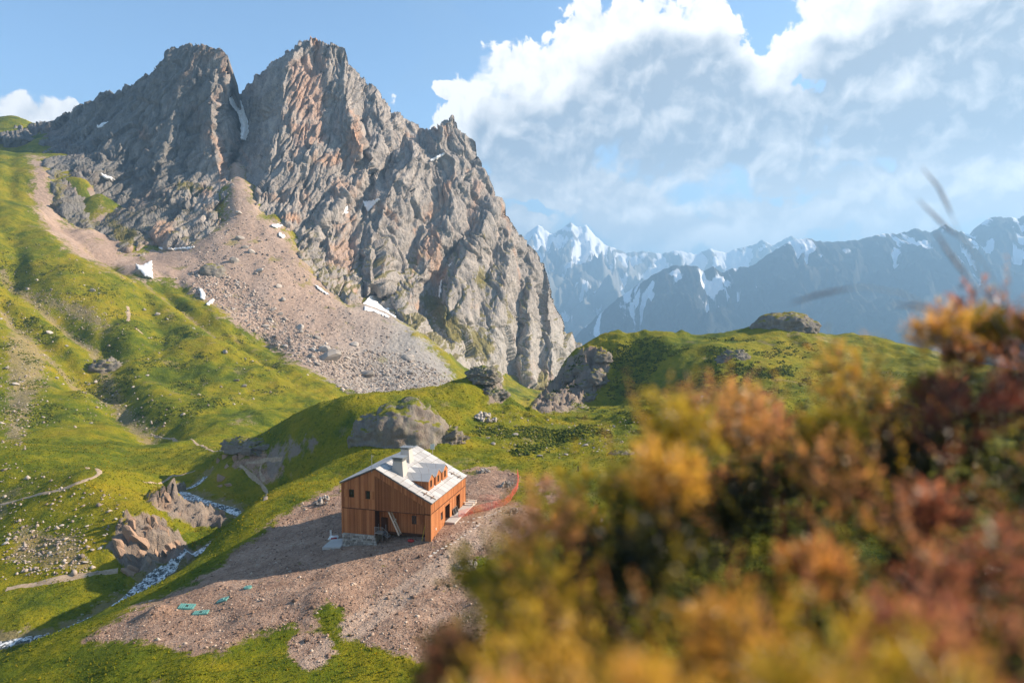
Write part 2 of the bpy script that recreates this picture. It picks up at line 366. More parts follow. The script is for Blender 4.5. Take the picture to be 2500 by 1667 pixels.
def worley3(x, y, z, seed=0):
    xi = np.floor(x).astype(np.int64); yi = np.floor(y).astype(np.int64); zi = np.floor(z).astype(np.int64)
    best = np.full(x.shape, 9.0); idx = np.zeros(x.shape, np.int32); off = [np.zeros(x.shape) for _ in range(3)]
    J = np.random.RandomState(seed + 5).rand(256, 3)
    for i in (-1, 0, 1):
        for j in (-1, 0, 1):
            for k in (-1, 0, 1):
                h = _perm[_perm[_perm[(xi + i + seed) & 255] + ((yi + j) & 255)] + ((zi + k) & 255)]
                q = J[h]; ax = x - (xi + i + q[..., 0]); ay = y - (yi + j + q[..., 1]); az = z - (zi + k + q[..., 2])
                d = ax * ax + ay * ay + az * az; m = d < best
                best = np.where(m, d, best); idx = np.where(m, h, idx)
                for c, v in enumerate((ax, ay, az)): off[c] = np.where(m, v, off[c])
    return best, idx, off
def facets(x, y, z, seed):
    d, idx, off = worley3(x, y, z, seed); G = np.random.RandomState(seed + 9).normal(size=(256, 4))
    g = G[idx]; return g[..., 0] * off[0] + g[..., 1] * off[1] + g[..., 2] * off[2] * 0.6 + 0.35 * g[..., 3]
HEAPS = [(*P(384, 1505, 92)[:2], 1.9, 1.3), (*P(620, 1530, 86)[:2], 2.6, .5), (*P(800, 1450, 92)[:2], 4.0, .6), (*P(960, 1500, 84)[:2], 3.0, .45)]
def ground_height(X, Y):
    wx = X + 2.5 * fbm2(X / 40, Y / 40, 2, 11); wy = Y + 2.5 * fbm2(X / 40 + 9, Y / 40, 2, 17)
    Z = rbf_eval(ctrl, GW, wx, wy)
    near = sstep(25, 60, Y)
    far = sstep(150, 380, Y)
    flat = 1 - sstep(11, 20, np.hypot((X - PADE[0]), (Y - PADE[1])) )     # levelled round the building
    und = 0.75 * fbm2(X / 15, Y / 15, 3, 21) + 0.30 * sstep(120, 170, Y) * fbm2(X / 4.5, Y / 4.5, 3, 25) + far * 4.0 * fbm2(X / 55, Y / 55, 4, 31)
    # gullies and spurs on the big slope
    leftslope = sstep(-60, -160, X) * sstep(270, 360, Y)
    und = und + leftslope * (3.2 - 5.8 * rid2((X * 0.75 + Y * 0.66) / 62, (X * 0.66 - Y * 0.75) / 260, 3, 41))
    # tussocks and hummocks on the plateau
    hum = sstep(0.0, 0.5, fbm2(X / 30, Y / 30, 2, 51) + 0.1) * sstep(140, 190, Y) * sstep(-40, 10, X)
    und = und + hum * 1.6 * (rid2(X / 16, Y / 9, 3, 55) - 0.6)
    und = und * (1 - 0.9 * flat) * (0.15 + 0.85 * near)
    Z = Z + und + (0.10 * fbm2(X / 2.2, Y / 2.2, 3, 61)) * (0.3 + 0.7 * near)
    U, V = project(np.stack([X, Y, Z], -1))
    scree = sstep(-15, 15, poly_sd(U, V, SCREE)) * sstep(380, 430, Y)
    Z = Z - und * scree * 0.75 + scree * 0.5 * fbm2(X / 3, Y / 3, 2, 65)
    rock = np.max([sstep(-6, 12, poly_sd(U, V, p)) for k_, p in enumerate(ROCKP) if k_ not in (3, 4, 6, 7)], axis=0) * sstep(140, 150, Y)
    c1, s1 = math.cos(0.5), math.sin(0.5); rx = X * c1 + Y * s1; ry = -X * s1 + Y * c1
    Z = Z + rock * (2.2 * facets(rx / 6, ry / 3.2, X * 0, 33) + 1.1 * facets(rx / 2.6, ry / 1.5, X * 0, 43) + 0.5)
    for hx, hyy, hr, hh in HEAPS: Z = Z + hh * np.exp(-(((X - hx) ** 2 + (Y - hyy) ** 2) / hr ** 2)) * (1 + .25 * fbm2(X, Y, 3, 171))
    for g, w, dep in ((STREAM, 7.0, 2.2), (GULLY1, 11.0, 8.0), (GULLY2, 8.0, 4.5), (GULLY3, 11.0, 7.5), (GULLY4, 7.0, 5.0)):
        d, zz, sd = seg_dist(wx, wy, g); Z = Z - dep * np.exp(-(d / w) ** 2)
    return Z

gx = graded(-780, 430, lambda x: 0.6 + 0.0062 * max(0, -82 - x, x - 55))
gy = graded(-8, 1010, lambda y: 0.9 if y < 58 else 0.55 + 0.0036 * max(0, y - 128))
GX, GY = np.meshgrid(gx, gy)
GZ = ground_height(GX, GY)

def _bil(xs, ys, Z, x, y):
    i = np.clip(np.searchsorted(xs, x) - 1, 0, len(xs) - 2); j = np.clip(np.searchsorted(ys, y) - 1, 0, len(ys) - 2)
    a = np.clip((x - xs[i]) / (xs[i + 1] - xs[i]), 0, 1); b = np.clip((y - ys[j]) / (ys[j + 1] - ys[j]), 0, 1)
    return (Z[j, i] * (1 - a) + Z[j, i + 1] * a) * (1 - b) + (Z[j + 1, i] * (1 - a) + Z[j + 1, i + 1] * a) * b
def ground_z(x, y): return _bil(gx, gy, GZ, np.asarray(x, float), np.asarray(y, float))
def hit_ground(u, v, y0=62.0, y1=1000.0):
    """distance Y at which the sight line through a pixel meets the ground sheet (nan: never)"""
    u = np.atleast_1d(np.asarray(u, float)); v = np.atleast_1d(np.asarray(v, float))
    x = (u - 1250) / F; zz = -(v - 833.5) / F; fy = CP + zz * SP; kx = x / fy; kz = (zz * CP - SP) / fy
    Y = np.full(u.shape, np.nan); y = y0; prev = y0
    while y < y1:
        below = np.isnan(Y) & (ZC + kz * y < ground_z(kx * y, np.full(u.shape, y)))
        Y[below] = y; y += 0.4 + y * 0.004
    ok = ~np.isnan(Y); hi = Y.copy(); lo = Y - (0.4 + Y * 0.004) * 1.05
    for _ in range(12):
        m = (hi + lo) / 2; b = ZC + kz * m < ground_z(kx * m, m); hi = np.where(b, m, hi); lo = np.where(b, lo, m)
    return hi

# ------------------------------------------------------------------ the rock massif: surveyed ridges, gullies and faces, then crags
SKYL = [(-60,300,860),(60,300,845),(130,290,825),(200,258,800),(290,215,785),(380,160,775),(425,125,771),(450,112,770),(470,108,770),(500,112,768),(540,118,766),(556,135,765),
 (559,165,772),(563,200,788),(568,225,815),(585,228,825),(600,205,815),(650,160,806),(700,120,800),(745,95,798),(770,90,798),(800,105,800),(840,112,803),(848,140,806),(872,172,812),
 (925,225,822),(960,270,828),(990,285,832),(1010,293,834),(1030,305,838),(1050,312,840),(1075,300,836),(1105,278,830),(1115,290,832),(1118,310,832),(1140,325,832),(1160,340,832),
 (1168,380,830),(1185,415,828),(1205,455,826),(1225,500,826),(1245,540,828),(1260,565,832),(1285,590,845),(1310,615,850),(1330,640,860),(1342,690,852),(1360,740,860),(1390,800,865),(1425,850,872),(1440,865,875)]
LINES = [
 [(556,135,765),(557,200,762),(552,260,757),(557,330,746),(562,390,729),(566,440,702)],
 [(535,119,766),(528,160,757),(515,230,743),(515,300,727),(525,380,706),(540,435,688)],
 [(585,228,825),(580,260,815),(595,310,800),(590,350,785),(570,400,760),(578,440,720)],
 [(745,95,798),(715,137,775),(694,185,758),(685,278,735),(661,350,715),(655,425,690),(640,490,662)],
 [(840,112,803),(825,150,806),(815,200,790),(805,260,775),(815,300,768),(835,350,752),(850,380,748),(848,430,730),(790,500,692),(740,540,664)],
 [(848,140,806),(840,200,785),(850,260,768),(865,320,750),(882,360,742),(870,385,740)],
 [(872,172,812),(880,200,808),(888,250,798),(885,300,788),(895,350,772),(885,400,752)],
 [(925,225,822),(940,300,788),(915,370,758),(880,440,726),(830,495,692),(770,550,657)],
 [(990,285,832),(985,340,812),(965,380,792),(935,420,772),(895,480,738),(850,515,712),(800,565,676),(765,630,632)],
 [(1105,278,830),(1060,340,805),(1020,385,770),(1000,392,762),(960,440,735),(942,480,715),(932,540,695),(908,590,678),(902,640,655),(905,690,632)],
 [(1030,305,838),(1045,360,814),(1062,410,792),(1085,440,782)],
 [(1168,380,830),(1130,430,800),(1110,500,770),(1090,560,745),(1060,620,718),(1040,660,700),(1002,715,668),(988,770,640)],
 [(1085,440,782),(1060,500,770),(1020,580,740),(990,650,710),(962,715,672)],
 [(1185,415,828),(1165,490,804),(1135,575,770),(1092,635,748),(1062,700,726),(1050,760,694),(1058,815,656)],
 [(1205,455,826),(1188,530,785),(1165,590,755),(1136,622,735),(1110,680,705),(1090,740,678),(1085,790,655),(1110,850,632)],
 [(1225,500,826),(1215,580,802),(1192,650,770),(1180,720,740),(1162,800,698),(1150,860,662)],
 [(1245,540,828),(1250,600,800),(1236,680,762),(1217,760,728),(1197,850,688),(1188,920,655),(1192,985,632)],
 [(1260,565,832),(1272,640,824),(1268,720,802),(1264,800,776),(1257,900,737),(1245,990,690)],
 [(1310,615,850),(1302,680,818),(1288,740,788),(1292,800,766),(1288,880,740),(1292,960,706)],
 [(1330,640,860),(1326,720,842),(1322,800,812),(1318,900,777)],
 [(1342,690,852),(1347,780,818),(1352,850,792),(1345,930,758)],
 [(862,530,694),(825,580,668),(812,640,645),(832,695,620)],
 [(888,540,702),(882,620,680),(886,690,648)],
 [(470,108,770),(462,160,763),(440,220,750),(422,300,733),(402,380,708),(382,440,688)],
 [(425,125,771),(390,220,758),(352,300,740),(330,370,722),(345,430,700)],
 [(335,187,780),(312,280,748),(283,340,728),(262,385,710)],
 [(500,112,768),(486,200,760),(472,290,747),(465,360,730),(458,420,704)],
 [(540,425,694),(480,455,676),(425,480,658),(372,512,640),(345,565,610)],
 [(340,405,712),(250,412,690),(225,420,678),(178,452,660),(150,490,636)],
]
LOOSE = [(450,545,628),(505,515,638),(400,570,604),(232,500,668),(243,470,676),(300,460,690),(330,480,672),(200,510,640),(300,545,622),(255,520,650),(170,330,770),(140,380,710),(220,340,750),(640,250,772),(620,400,728),(760,330,738),(760,430,702),(720,500,676),
 (1150,920,615),(1230,930,690),(1400,880,845),(1360,960,800),(1060,560,752),(1150,690,722),(1230,850,712),(1120,760,672)]
BASE = [(-60,335),(60,338),(100,345),(112,400),(125,445),(130,490),(160,540),(200,558),(228,560),(300,608),(345,624),(385,602),(470,600),(512,575),(552,540),(560,475),(568,452),(598,490),(640,528),(690,562),(718,608),(742,640),(782,690),(850,745),(890,737),(920,725),(960,770),(1010,812),(1050,832),(1090,890)]
BASE2 = [(1130,945,600),(1200,1015,615),(1300,1030,690),(1400,970,800),(1450,890,880)]
from mathutils.geometry import delaunay_2d_cdt
pts, edges = [], []
def addp(p):
    for k, q in enumerate(pts):
        if abs(q[0] - p[0]) < 0.6 and abs(q[1] - p[1]) < 0.6: return k
    pts.append(p); return len(pts) - 1
def addline(ln):
    ids = [addp(p) for p in ln]; edges.extend([(a, b) for a, b in zip(ids[:-1], ids[1:]) if a != b])
addline(SKYL)
for ln in LINES: addline(ln)
for p in LOOSE: addp(p)
hy = hit_ground([b[0] for b in BASE], [b[1] for b in BASE])
hy = np.where(np.isnan(hy), 800, hy)
base3 = [(b[0], b[1], min(h, 760) + 1.0) for b, h in zip(BASE, hy)]
addline(base3 + BASE2)
for b in base3: addp((b[0] - 12, b[1] + 45, b[2] + 6))      # the rock goes on under the scree
res = delaunay_2d_cdt([Vector(p[:2]) for p in pts], edges, [], 0, 0.1)
cv = np.array([list(v) for v in res[0]]); ov = res[3]
cz = np.zeros(len(cv)); PT = np.array(pts, float)
for k in range(len(cv)):
    o_ = ov[k]
    if o_: cz[k] = PT[o_[0], 2]
    else:
        dd = np.hypot(PT[:, 0] - cv[k, 0], PT[:, 1] - cv[k, 1]); w_ = 1 / (dd + 1) ** 3; cz[k] = (w_ * PT[:, 2]).sum() / w_.sum();
DU = 2.1
us = np.arange(-60, 1450, DU); vs_ = np.arange(86, 1060, DU); UU, VV = np.meshgrid(us, vs_); YY = np.full(UU.shape, np.nan)
for tri in res[2]:
    if len(tri) != 3: continue
    a, b, c = cv[tri[0]], cv[tri[1]], cv[tri[2]]
    det = (b[1] - c[1]) * (a[0] - c[0]) + (c[0] - b[0]) * (a[1] - c[1])
    if abs(det) < 1e-6: continue
    i0 = max(0, int((min(a[0], b[0], c[0]) + 60) / DU)); i1 = int((max(a[0], b[0], c[0]) + 60) / DU) + 2
    j0 = max(0, int((min(a[1], b[1], c[1]) - 86) / DU)); j1 = int((max(a[1], b[1], c[1]) - 86) / DU) + 2
    u_ = UU[j0:j1, i0:i1]; v_ = VV[j0:j1, i0:i1]
    l0 = ((b[1] - c[1]) * (u_ - c[0]) + (c[0] - b[0]) * (v_ - c[1])) / det; l1 = ((c[1] - a[1]) * (u_ - c[0]) + (a[0] - c[0]) * (v_ - c[1])) / det; l2 = 1 - l0 - l1
    m = (l0 > -1e-6) & (l1 > -1e-6) & (l2 > -1e-6)
    YY[j0:j1, i0:i1] = np.where(m, l0 * cz[tri[0]] + l1 * cz[tri[1]] + l2 * cz[tri[2]], YY[j0:j1, i0:i1])
sky_v = np.interp(us, [p[0] for p in SKYL], [p[1] for p in SKYL])
valid = ~np.isnan(YY) & (VV >= sky_v[None, :] - 0.1)
Yf = np.where(np.isnan(YY), 800.0, YY)
xk = (UU - 1250) / F; zk = -(VV - 833.5) / F; fy = CP + zk * SP
MX = xk / fy * Yf; MY = Yf; MZ = ZC + (zk * CP - SP) / fy * Yf
def smooth(A, n):
    for _ in range(n):
        B = A.copy(); B[1:-1, 1:-1] = (2 * A[1:-1, 1:-1] + A[:-2, 1:-1] + A[2:, 1:-1] + A[1:-1, :-2] + A[1:-1, 2:]) / 6; A = B
    return A
NRM = -grid_normals(MX, MY, MZ); NRM[~valid] = (0, -0.8, 0.6); NRM = smooth(NRM, 10); NRM /= np.linalg.norm(NRM, axis=-1, keepdims=True)
# crags: ribs and gullies that run up the faces (leaning right on the left peak), broken facets, cracks
lean = 0.55 - 0.75 * sstep(-330, -60, MX)
ww = fbm3(MX / 45, MY / 45, MZ / 45, 2, 90)
q1 = MX - lean * MZ + 9 * ww; q2 = MZ + 0.4 * lean * MX; q3 = MY + 6 * ww
DG = (1.2, 2.4, 1.5, 0.55, 0.4)
disp = 3.6 * facets(q1 / 46, q3 / 80, q2 / 85, 53) + DG[0] * (rid3(q1 / 40, q3 / 150, q2 / 120, 2, 91) - 0.75) + DG[1] * facets(q1 / 26, q3 / 55, q2 / 60, 3) + DG[2] * facets(q1 / 10, q3 / 22, q2 / 24, 13) \
     + DG[3] * facets(q1 / 4.2, q3 / 9, q2 / 9, 23) + DG[4] * fbm3(MX / 22, MY / 22, MZ / 22, 4, 101) \
     - 4.2 * np.exp(-(n3(q1 / 17, q3 / 45, q2 / 60, 111) / 0.07) ** 2) - 1.6 * np.exp(-(n3(q1 / 6, q3 / 18, q2 / 28, 112) / 0.08) ** 2)
MV = np.stack([MX, MY, MZ], -1) + NRM * disp[..., None]
# faces of the front, then the far side falling away behind the skyline
nv, nu = UU.shape; fa = grid_faces(nv, nu); fa = fa[valid.ravel()[fa].all(1)][:, ::-1]
used = np.zeros(nv * nu, bool); used[fa.ravel()] = True
front = MV.reshape(-1, 3); top = np.array([np.argmax(used.reshape(nv, nu)[:, i]) if used.reshape(nv, nu)[:, i].any() else -1 for i in range(nu)])
rows = [np.where(top >= 0, top * nu + np.arange(nu), -1)]; extra = []; nbase = len(front)
for k in range(1, 7):
    pk = front[rows[0]] + np.array([0, 22.0 * k, -24.0 * k - 3 * k * k]) + np.stack([4 * n2(np.arange(nu) / 9, np.full(nu, k * 1.7), 3), 4 * n2(np.arange(nu) / 9, np.full(nu, k * 2.7), 4), 4 * n2(np.arange(nu) / 7, np.full(nu, k * 1.1), 5)], -1)
    rows.append(nbase + (k - 1) * nu + np.arange(nu)); extra.append(pk)
bf = []
for k in range(6):
    a, b = rows[k], rows[k + 1]; okc = (top[:-1] >= 0) & (top[1:] >= 0)
    bf.append(np.stack([a[:-1], a[1:], b[1:], b[:-1]], -1)[okc])
allv = np.concatenate([front] + extra); allf = np.concatenate([fa] + bf)
keep = np.zeros(len(allv), bool); keep[allf.ravel()] = True; remap = np.cumsum(keep) - 1
MVERT = allv[keep]; MFC = remap[allf]; MUV = np.concatenate([np.stack([UU.ravel(), VV.ravel()], -1)] + [np.full((nu, 2), -999.0)] * 6)[keep]
print('terrain', GX.shape, MVERT.shape, round(time.time() - T0, 1))

# ------------------------------------------------------------------ terrain materials and objects
def rock_colour(t, p, warm_scale=0.012, orange=0.55):
    n1 = t.noise(p, 0.035, 6, 0.6); n2_ = t.noise(t.scalev(p, (1, 0.4, 0.35)), 0.16, 6, 0.65, 0.6); n3_ = t.noise(p, 0.9, 4, 0.6)
    base = t.ramp(t.math('ADD', t.math('MULTIPLY', n2_, 0.65), t.math('MULTIPLY', n3_, 0.35)), [(0.30, (0.17, 0.155, 0.145)), (0.5, (0.315, 0.285, 0.26)), (0.68, (0.48, 0.425, 0.375))])
    warm = t.mix(n3_, (0.50, 0.25, 0.14), (0.46, 0.32, 0.22))
    f = t.ss(t.noise(t.scalev(p, (1.0, 0.6, 0.55)), warm_scale * 1.6, 5, 0.6, 0.8), 0.53, 0.68)
    return t.mix(t.math('MULTIPLY', f, orange), base, warm), n1, n2_, n3_

def grass_colour(t, p):
    a = t.noise(p, 0.018, 5, 0.6, 0.4); b = t.noise(p, 0.11, 5, 0.62, 0.3); c = t.noise(p, 1.3, 3, 0.7)
    m = t.math('ADD', t.math('ADD', t.math('MULTIPLY', a, 0.80), t.math('MULTIPLY', b, 0.65)), t.math('MULTIPLY', t.math('SUBTRACT', c, 0.5), 0.34)); m = t.math('SUBTRACT', m, 0.235)
    g = t.ramp(m, [(0.28, (0.052, 0.078, 0.006)), (0.40, (0.100, 0.125, 0.007)), (0.52, (0.190, 0.180, 0.008)), (0.64, (0.255, 0.205, 0.011)), (0.80, (0.32, 0.225, 0.030))])
    dark = t.ss(t.noise(t.scalev(p, (1, 1.6, 1)), 0.55, 4, 0.65), 0.56, 0.70)
    g = t.mix(t.math('MULTIPLY', dark, 0.55), g, (0.040, 0.066, 0.012))
    return g, a, b, c

grass_m, t, out = material('alpine_turf')
p = t.pos(); g, na, nb, nc = grass_colour(t, p)
flower = t.ss(t.vor(p, 2.6), 0.12, 0.05)
flower = t.math('MULTIPLY', flower, t.ss(t.noise(p, 0.05, 3), 0.50, 0.58))
g = t.mix(t.math('MULTIPLY', flower, 0.55), g, (0.46, 0.30, 0.01))
# bare soil, stones in the turf
edge = t.noise(p, 0.35, 5, 0.7, 0.3); e2 = t.math('SUBTRACT', edge, 0.5)
speck = t.ss(t.vor(p, 1.05), 0.20, 0.12); speck2 = t.ss(t.vor(p, 0.42), 0.17, 0.11)
stony = t.ss(t.math('ADD', t.attr('stony'), t.math('MULTIPLY', e2, 2.2)), -0.1, 0.9)
thin = t.ss(t.noise(p, 0.03, 4, 0.6, 0.5), 0.60, 0.72)
soil = t.mix(t.noise(p, 0.6, 4, 0.7), (0.25, 0.17, 0.11), (0.34, 0.26, 0.19))
g = t.mix(t.math('MULTIPLY', t.ss(t.math('ADD', stony, t.math('MULTIPLY', e2, 1.0)), 0.55, 0.9), 0.55), g, soil)
g = t.mix(t.math('MULTIPLY', t.math('MAXIMUM', t.math('MULTIPLY', speck, t.ss(t.noise(p, 0.2, 2), 0.5, 0.62)), speck2), t.math('MAXIMUM', t.math('MULTIPLY', stony, 0.9), t.math('MULTIPLY', thin, 0.35))), g, (0.46, 0.42, 0.36))
worn = t.ss(t.noise(p, 0.045, 6, 0.72, 0.6), 0.60, 0.66)
g = t.mix(t.math('MULTIPLY', worn, 0.35), g, soil)
# dug earth round the building
dn = t.noise(p, 0.25, 6, 0.72); dn2 = t.noise(p, 2.2, 5, 0.75); cl = t.ss(t.vor(p, 1.7), 0.25, 0.10)
dirt = t.ramp(t.math('ADD', t.math('MULTIPLY', dn, 0.5), t.math('MULTIPLY', dn2, 0.5)), [(0.34, (0.14, 0.085, 0.060)), (0.5, (0.33, 0.215, 0.155)), (0.66, (0.50, 0.36, 0.27))])
dirt = t.mix(t.math('MULTIPLY', cl, 0.45), dirt, (0.47, 0.38, 0.31))
dm = t.ss(t.math('ADD', t.attr('dirt'), t.math('ADD', t.math('ADD', t.math('MULTIPLY', e2, 2.6), t.math('MULTIPLY', t.math('SUBTRACT', t.noise(p, 0.11, 3, 0.6), 0.5), 1.8)), t.math('MULTIPLY', t.math('SUBTRACT', t.noise(p, 1.6, 4, 0.7), 0.5), 1.2))), -0.25, 0.25)
tuft = t.ss(t.noise(p, 0.7, 4, 0.7), 0.66, 0.72)
dm = t.math('MULTIPLY', dm, t.math('SUBTRACT', 1.0, t.math('MULTIPLY', tuft, 0.7)))
dirt = t.mix(t.math('MULTIPLY', t.ss(t.math('ADD', t.attr('track'), t.math('MULTIPLY', e2, 1.2)), 0.0, 0.8), 0.55), dirt, (0.52, 0.40, 0.31))
g = t.mix(dm, g, dirt)
# scree: pink under the gap, grey to the right
sn = t.noise(p, 0.5, 5, 0.75); sn2 = t.noise(t.rotv(p, (0, 0, 0.7), (1, 0.22, 0.4)), 0.06, 5, 0.6)
sx = t.new('ShaderNodeSeparateXYZ'); t.l.new(p, sx.inputs[0])
greyer = t.ss(t.math('ADD', sx.outputs[0], t.math('MULTIPLY', sn2, 60)), -125, -45)
scr = t.ramp(t.math('ADD', t.math('MULTIPLY', sn, 0.6), t.math('MULTIPLY', sn2, 0.4)), [(0.32, (0.21, 0.155, 0.125)), (0.5, (0.365, 0.265, 0.205)), (0.68, (0.49, 0.38, 0.31))])
scr = t.mix(greyer, scr, t.ramp(sn, [(0.3, (0.20, 0.185, 0.17)), (0.7, (0.40, 0.375, 0.345))]))
sm = t.ss(t.math('ADD', t.attr('scree'), t.math('ADD', t.math('MULTIPLY', e2, 2.6), t.math('MULTIPLY', t.math('SUBTRACT', t.noise(p, 0.06, 4, 0.7), 0.5), 2.4))), -0.3, 0.3)
sgrass = t.math('MULTIPLY', t.ss(t.noise(p, 0.05, 5, 0.65), 0.60, 0.66), 0.5)
g = t.mix(t.math('MULTIPLY', sm, t.math('SUBTRACT', 1.0, sgrass)), g, scr)
# bare rock
rc, r1, r2, r3 = rock_colour(t, p, 0.03, 0.5); rc = t.mix(.58, rc, (0.21, 0.15, 0.105))
rm = t.ss(t.math('ADD', t.attr('rock'), t.math('MULTIPLY', e2, 2.0)), -0.1, 0.3)
g = t.mix(rm, g, rc)
hgt = t.math('ADD', t.math('MULTIPLY', nc, 0.5), t.math('ADD', t.math('MULTIPLY', dn2, 0.5), t.math('MULTIPLY', t.noise(p, 0.6, 4, 0.7), 0.9)))
hgt = t.math('ADD', hgt, t.math('MULTIPLY', t.noise(t.scalev(p, (1, 1.5, 1)), 0.16, 4, 0.6), 2.2))
finish(t, out, t.bsdf(g, 0.95, t.bump(hgt, 0.95, 0.65), spec=0.1))

rock_m, t, out = material('cliff_rock')
p = t.pos(); rc, r1, r2, r3 = rock_colour(t, p, 0.012, 0.95)
geo = t.new('ShaderNodeNewGeometry'); nz = t.new('ShaderNodeSeparateXYZ'); t.l.new(geo.outputs['Normal'], nz.inputs[0])
px = t.new('ShaderNodeSeparateXYZ'); t.l.new(p, px.inputs[0])
# dark slaty rock on the left peak
slate = t.ss(t.math('ADD', px.outputs[0], t.math('MULTIPLY', r1, 90)), -245, -300)
rc = t.mix(t.math('MULTIPLY', slate, 0.78), rc, t.ramp(r2, [(0.3, (0.085, 0.088, 0.085)), (0.7, (0.20, 0.195, 0.18))]))
pale = t.ss(t.math('ADD', px.outputs[2], t.math('MULTIPLY', r1, -80)), 10, -60)
rc = t.mix(t.math('MULTIPLY', pale, 0.45), rc, (0.45, 0.43, 0.39))
ledge = t.math('MULTIPLY', t.ss(t.math('ADD', nz.outputs[2], t.math('MULTIPLY', r3, 0.3)), 0.78, 0.95), t.ss(t.math('ADD', px.outputs[2], t.math('MULTIPLY', r1, 190)), 240, 150))
turf = t.mix(r3, (0.12, 0.12, 0.02), (0.22, 0.17, 0.03))
rc = t.mix(t.math('MULTIPLY', ledge, 0.8), rc, turf)
gl = t.ss(t.math('ADD', t.attr('turf'), t.math('MULTIPLY', t.math('SUBTRACT', t.noise(p, 0.25, 5, 0.7), 0.5), 2.6)), 0.0, 0.45)
rc = t.mix(t.math('MULTIPLY', gl, 0.85), rc, turf)
og = t.ss(t.math('ADD', t.attr('rust'), t.math('MULTIPLY', t.math('SUBTRACT', r2, 0.5), 2.0)), -0.05, 0.7)
rc = t.mix(t.math('MULTIPLY', og, 0.5), rc, t.mix(r3, (0.52, 0.25, 0.14), (0.46, 0.33, 0.25)))
strk = t.noise(t.rotv(p, (0, 0.18, 0), (1, 0.6, 0.07)), 0.22, 6, 0.65, 0.3)
rc = t.mix(t.math('MULTIPLY', t.ss(strk, 0.52, 0.72), 0.45), rc, (0.12, 0.11, 0.105)); rc = t.mix(t.math('MULTIPLY', t.ss(strk, 0.46, 0.30), 0.35), rc, (0.50, 0.45, 0.40))
crk = t.noise(t.rotv(p, (0, 0.25, 0), (1, 0.5, 0.3)), 0.55, 7, 0.72, 0.5)
pw_ = t.vmath('ADD', t.rotv(p, (0, 0.22, 0), (1, 0.45, 0.36)), t.vmath('SCALE', t.new('ShaderNodeTexNoise').outputs['Color'], 0.0))
dw = t.new('ShaderNodeTexNoise'); t.l.new(p, dw.inputs['Vector']); dw.inputs['Scale'].default_value = 0.09; dw.inputs['Detail'].default_value = 4
pw_ = t.vmath('ADD', pw_, t.vmath('SCALE', dw.outputs['Color'], 14.0))
f1 = t.ss(t.vor(pw_, 0.13, 'DISTANCE_TO_EDGE'), 0.0, 0.13); f2 = t.ss(t.vor(pw_, 0.34, 'DISTANCE_TO_EDGE'), 0.0, 0.12); fv = t.vor(pw_, 0.34)
rc = t.mix(t.math('MULTIPLY', t.math('SUBTRACT', 1.0, t.math('MULTIPLY', f1, f2)), 0.18), rc, (0.09, 0.08, 0.075))
hgt = t.math('ADD', t.math('ADD', t.math('MULTIPLY', crk, 0.9), t.math('MULTIPLY', t.noise(p, 1.2, 5, 0.7), 0.4)), t.math('ADD', t.math('MULTIPLY', f1, 0.40), t.math('ADD', t.math('MULTIPLY', f2, 0.16), t.math('MULTIPLY', fv, -0.30))))
finish(t, out, t.bsdf(rc, 0.92, t.bump(hgt, 0.7, 1.7), spec=0.12))

GV = np.stack([GX, GY, GZ], -1)
gU, gV = project(GV)
def gmask(polys, px, y0=60): return np.clip(np.max([poly_sd(gU, gV, q) for q in polys], axis=0) / px, -1, 1) * (GY > y0) - 1.0 * (GY <= y0)
a_dirt = gmask([DIRT] + DIRT2, 26); a_dirt = np.where(GY > 260, -1, a_dirt)
a_scree = np.where(GY < 400, -1, gmask([SCREE], 34))
gn = grid_normals(GX, GY, GZ)
slope = sstep(0.58, 0.40, gn[..., 2]) * (GY > 140)
a_rock = np.maximum(gmask([q for k_, q in enumerate(ROCKP) if k_ not in (3, 4, 6, 7)], 22, 140), slope * 1.6 - 1.0); a_rock = np.where((a_scree > 0) & (GY > 400), -1, a_rock)
d_, z_, s_ = seg_dist(GX, GY, STREAM); a_stony = np.maximum(gmask(STONY, 40, 100), np.clip(1.2 - d_ / 5.0, -1, 1))
for gg, w_ in ((GULLY1, 7.0), (GULLY3, 6.0), (GULLY2, 4.0)):
    d_, z_, s_ = seg_dist(GX, GY, gg); a_stony = np.maximum(a_stony, np.clip(0.9 - d_ / w_, -1, 1))
d_, z_, s_ = seg_dist(GX, GY, np.array([P(*q) for q in ((1230,1250,117),(1150,1320,104),(1060,1400,96),(930,1480,87),(840,1545,81),(770,1600,76))])); a_track = np.clip(1.6 - np.abs(d_ - 1.2) / .9, -1, 1)
ground = mesh_np('ground', GV.reshape(-1, 3), grid_faces(*GX.shape), grass_m, smooth=True, attrs=dict(track=a_track, dirt=a_dirt, scree=a_scree, rock=a_rock, stony=a_stony))
tag(ground, kind='structure')

TURF = [[(1055,700),(1090,740),(1130,790),(1150,830),(1110,850),(1060,790),(1030,720)],[(1130,790),(1190,820),(1215,850),(1180,900),(1140,860)],[(1170,560),(1190,580),(1180,590)],[(1170,640),(1200,680),(1180,720),(1150,680)],[(430,440),(520,455),(540,470),(430,470)],[(250,520),(340,560),(330,610),(280,590)],[(130,420),(160,430),(150,520),(130,500)],[(1225,700),(1260,780),(1230,800)],[(1290,960),(1330,900),(1350,930),(1300,1000)]]
RUST = [[(548,130),(560,140),(560,190),(540,195),(530,170)],[(520,230),(540,235),(545,290),(525,270)],[(540,300),(558,350),(565,450),(540,470),(520,430)],[(700,150),(790,110),(800,240),(790,300),(740,300),(700,260)],[(700,300),(800,280),(810,340),(720,380)],[(1150,430),(1180,440),(1170,560),(1140,570)],[(860,280),(890,340),(870,380),(850,320)],[(790,600),(880,560),(870,660),(800,660)],[(360,540),(440,520),(430,590),(370,600)],[(1040,560),(1090,520),(1060,640),(1010,640)],[(330,310),(370,310),(360,350),(330,345)]]
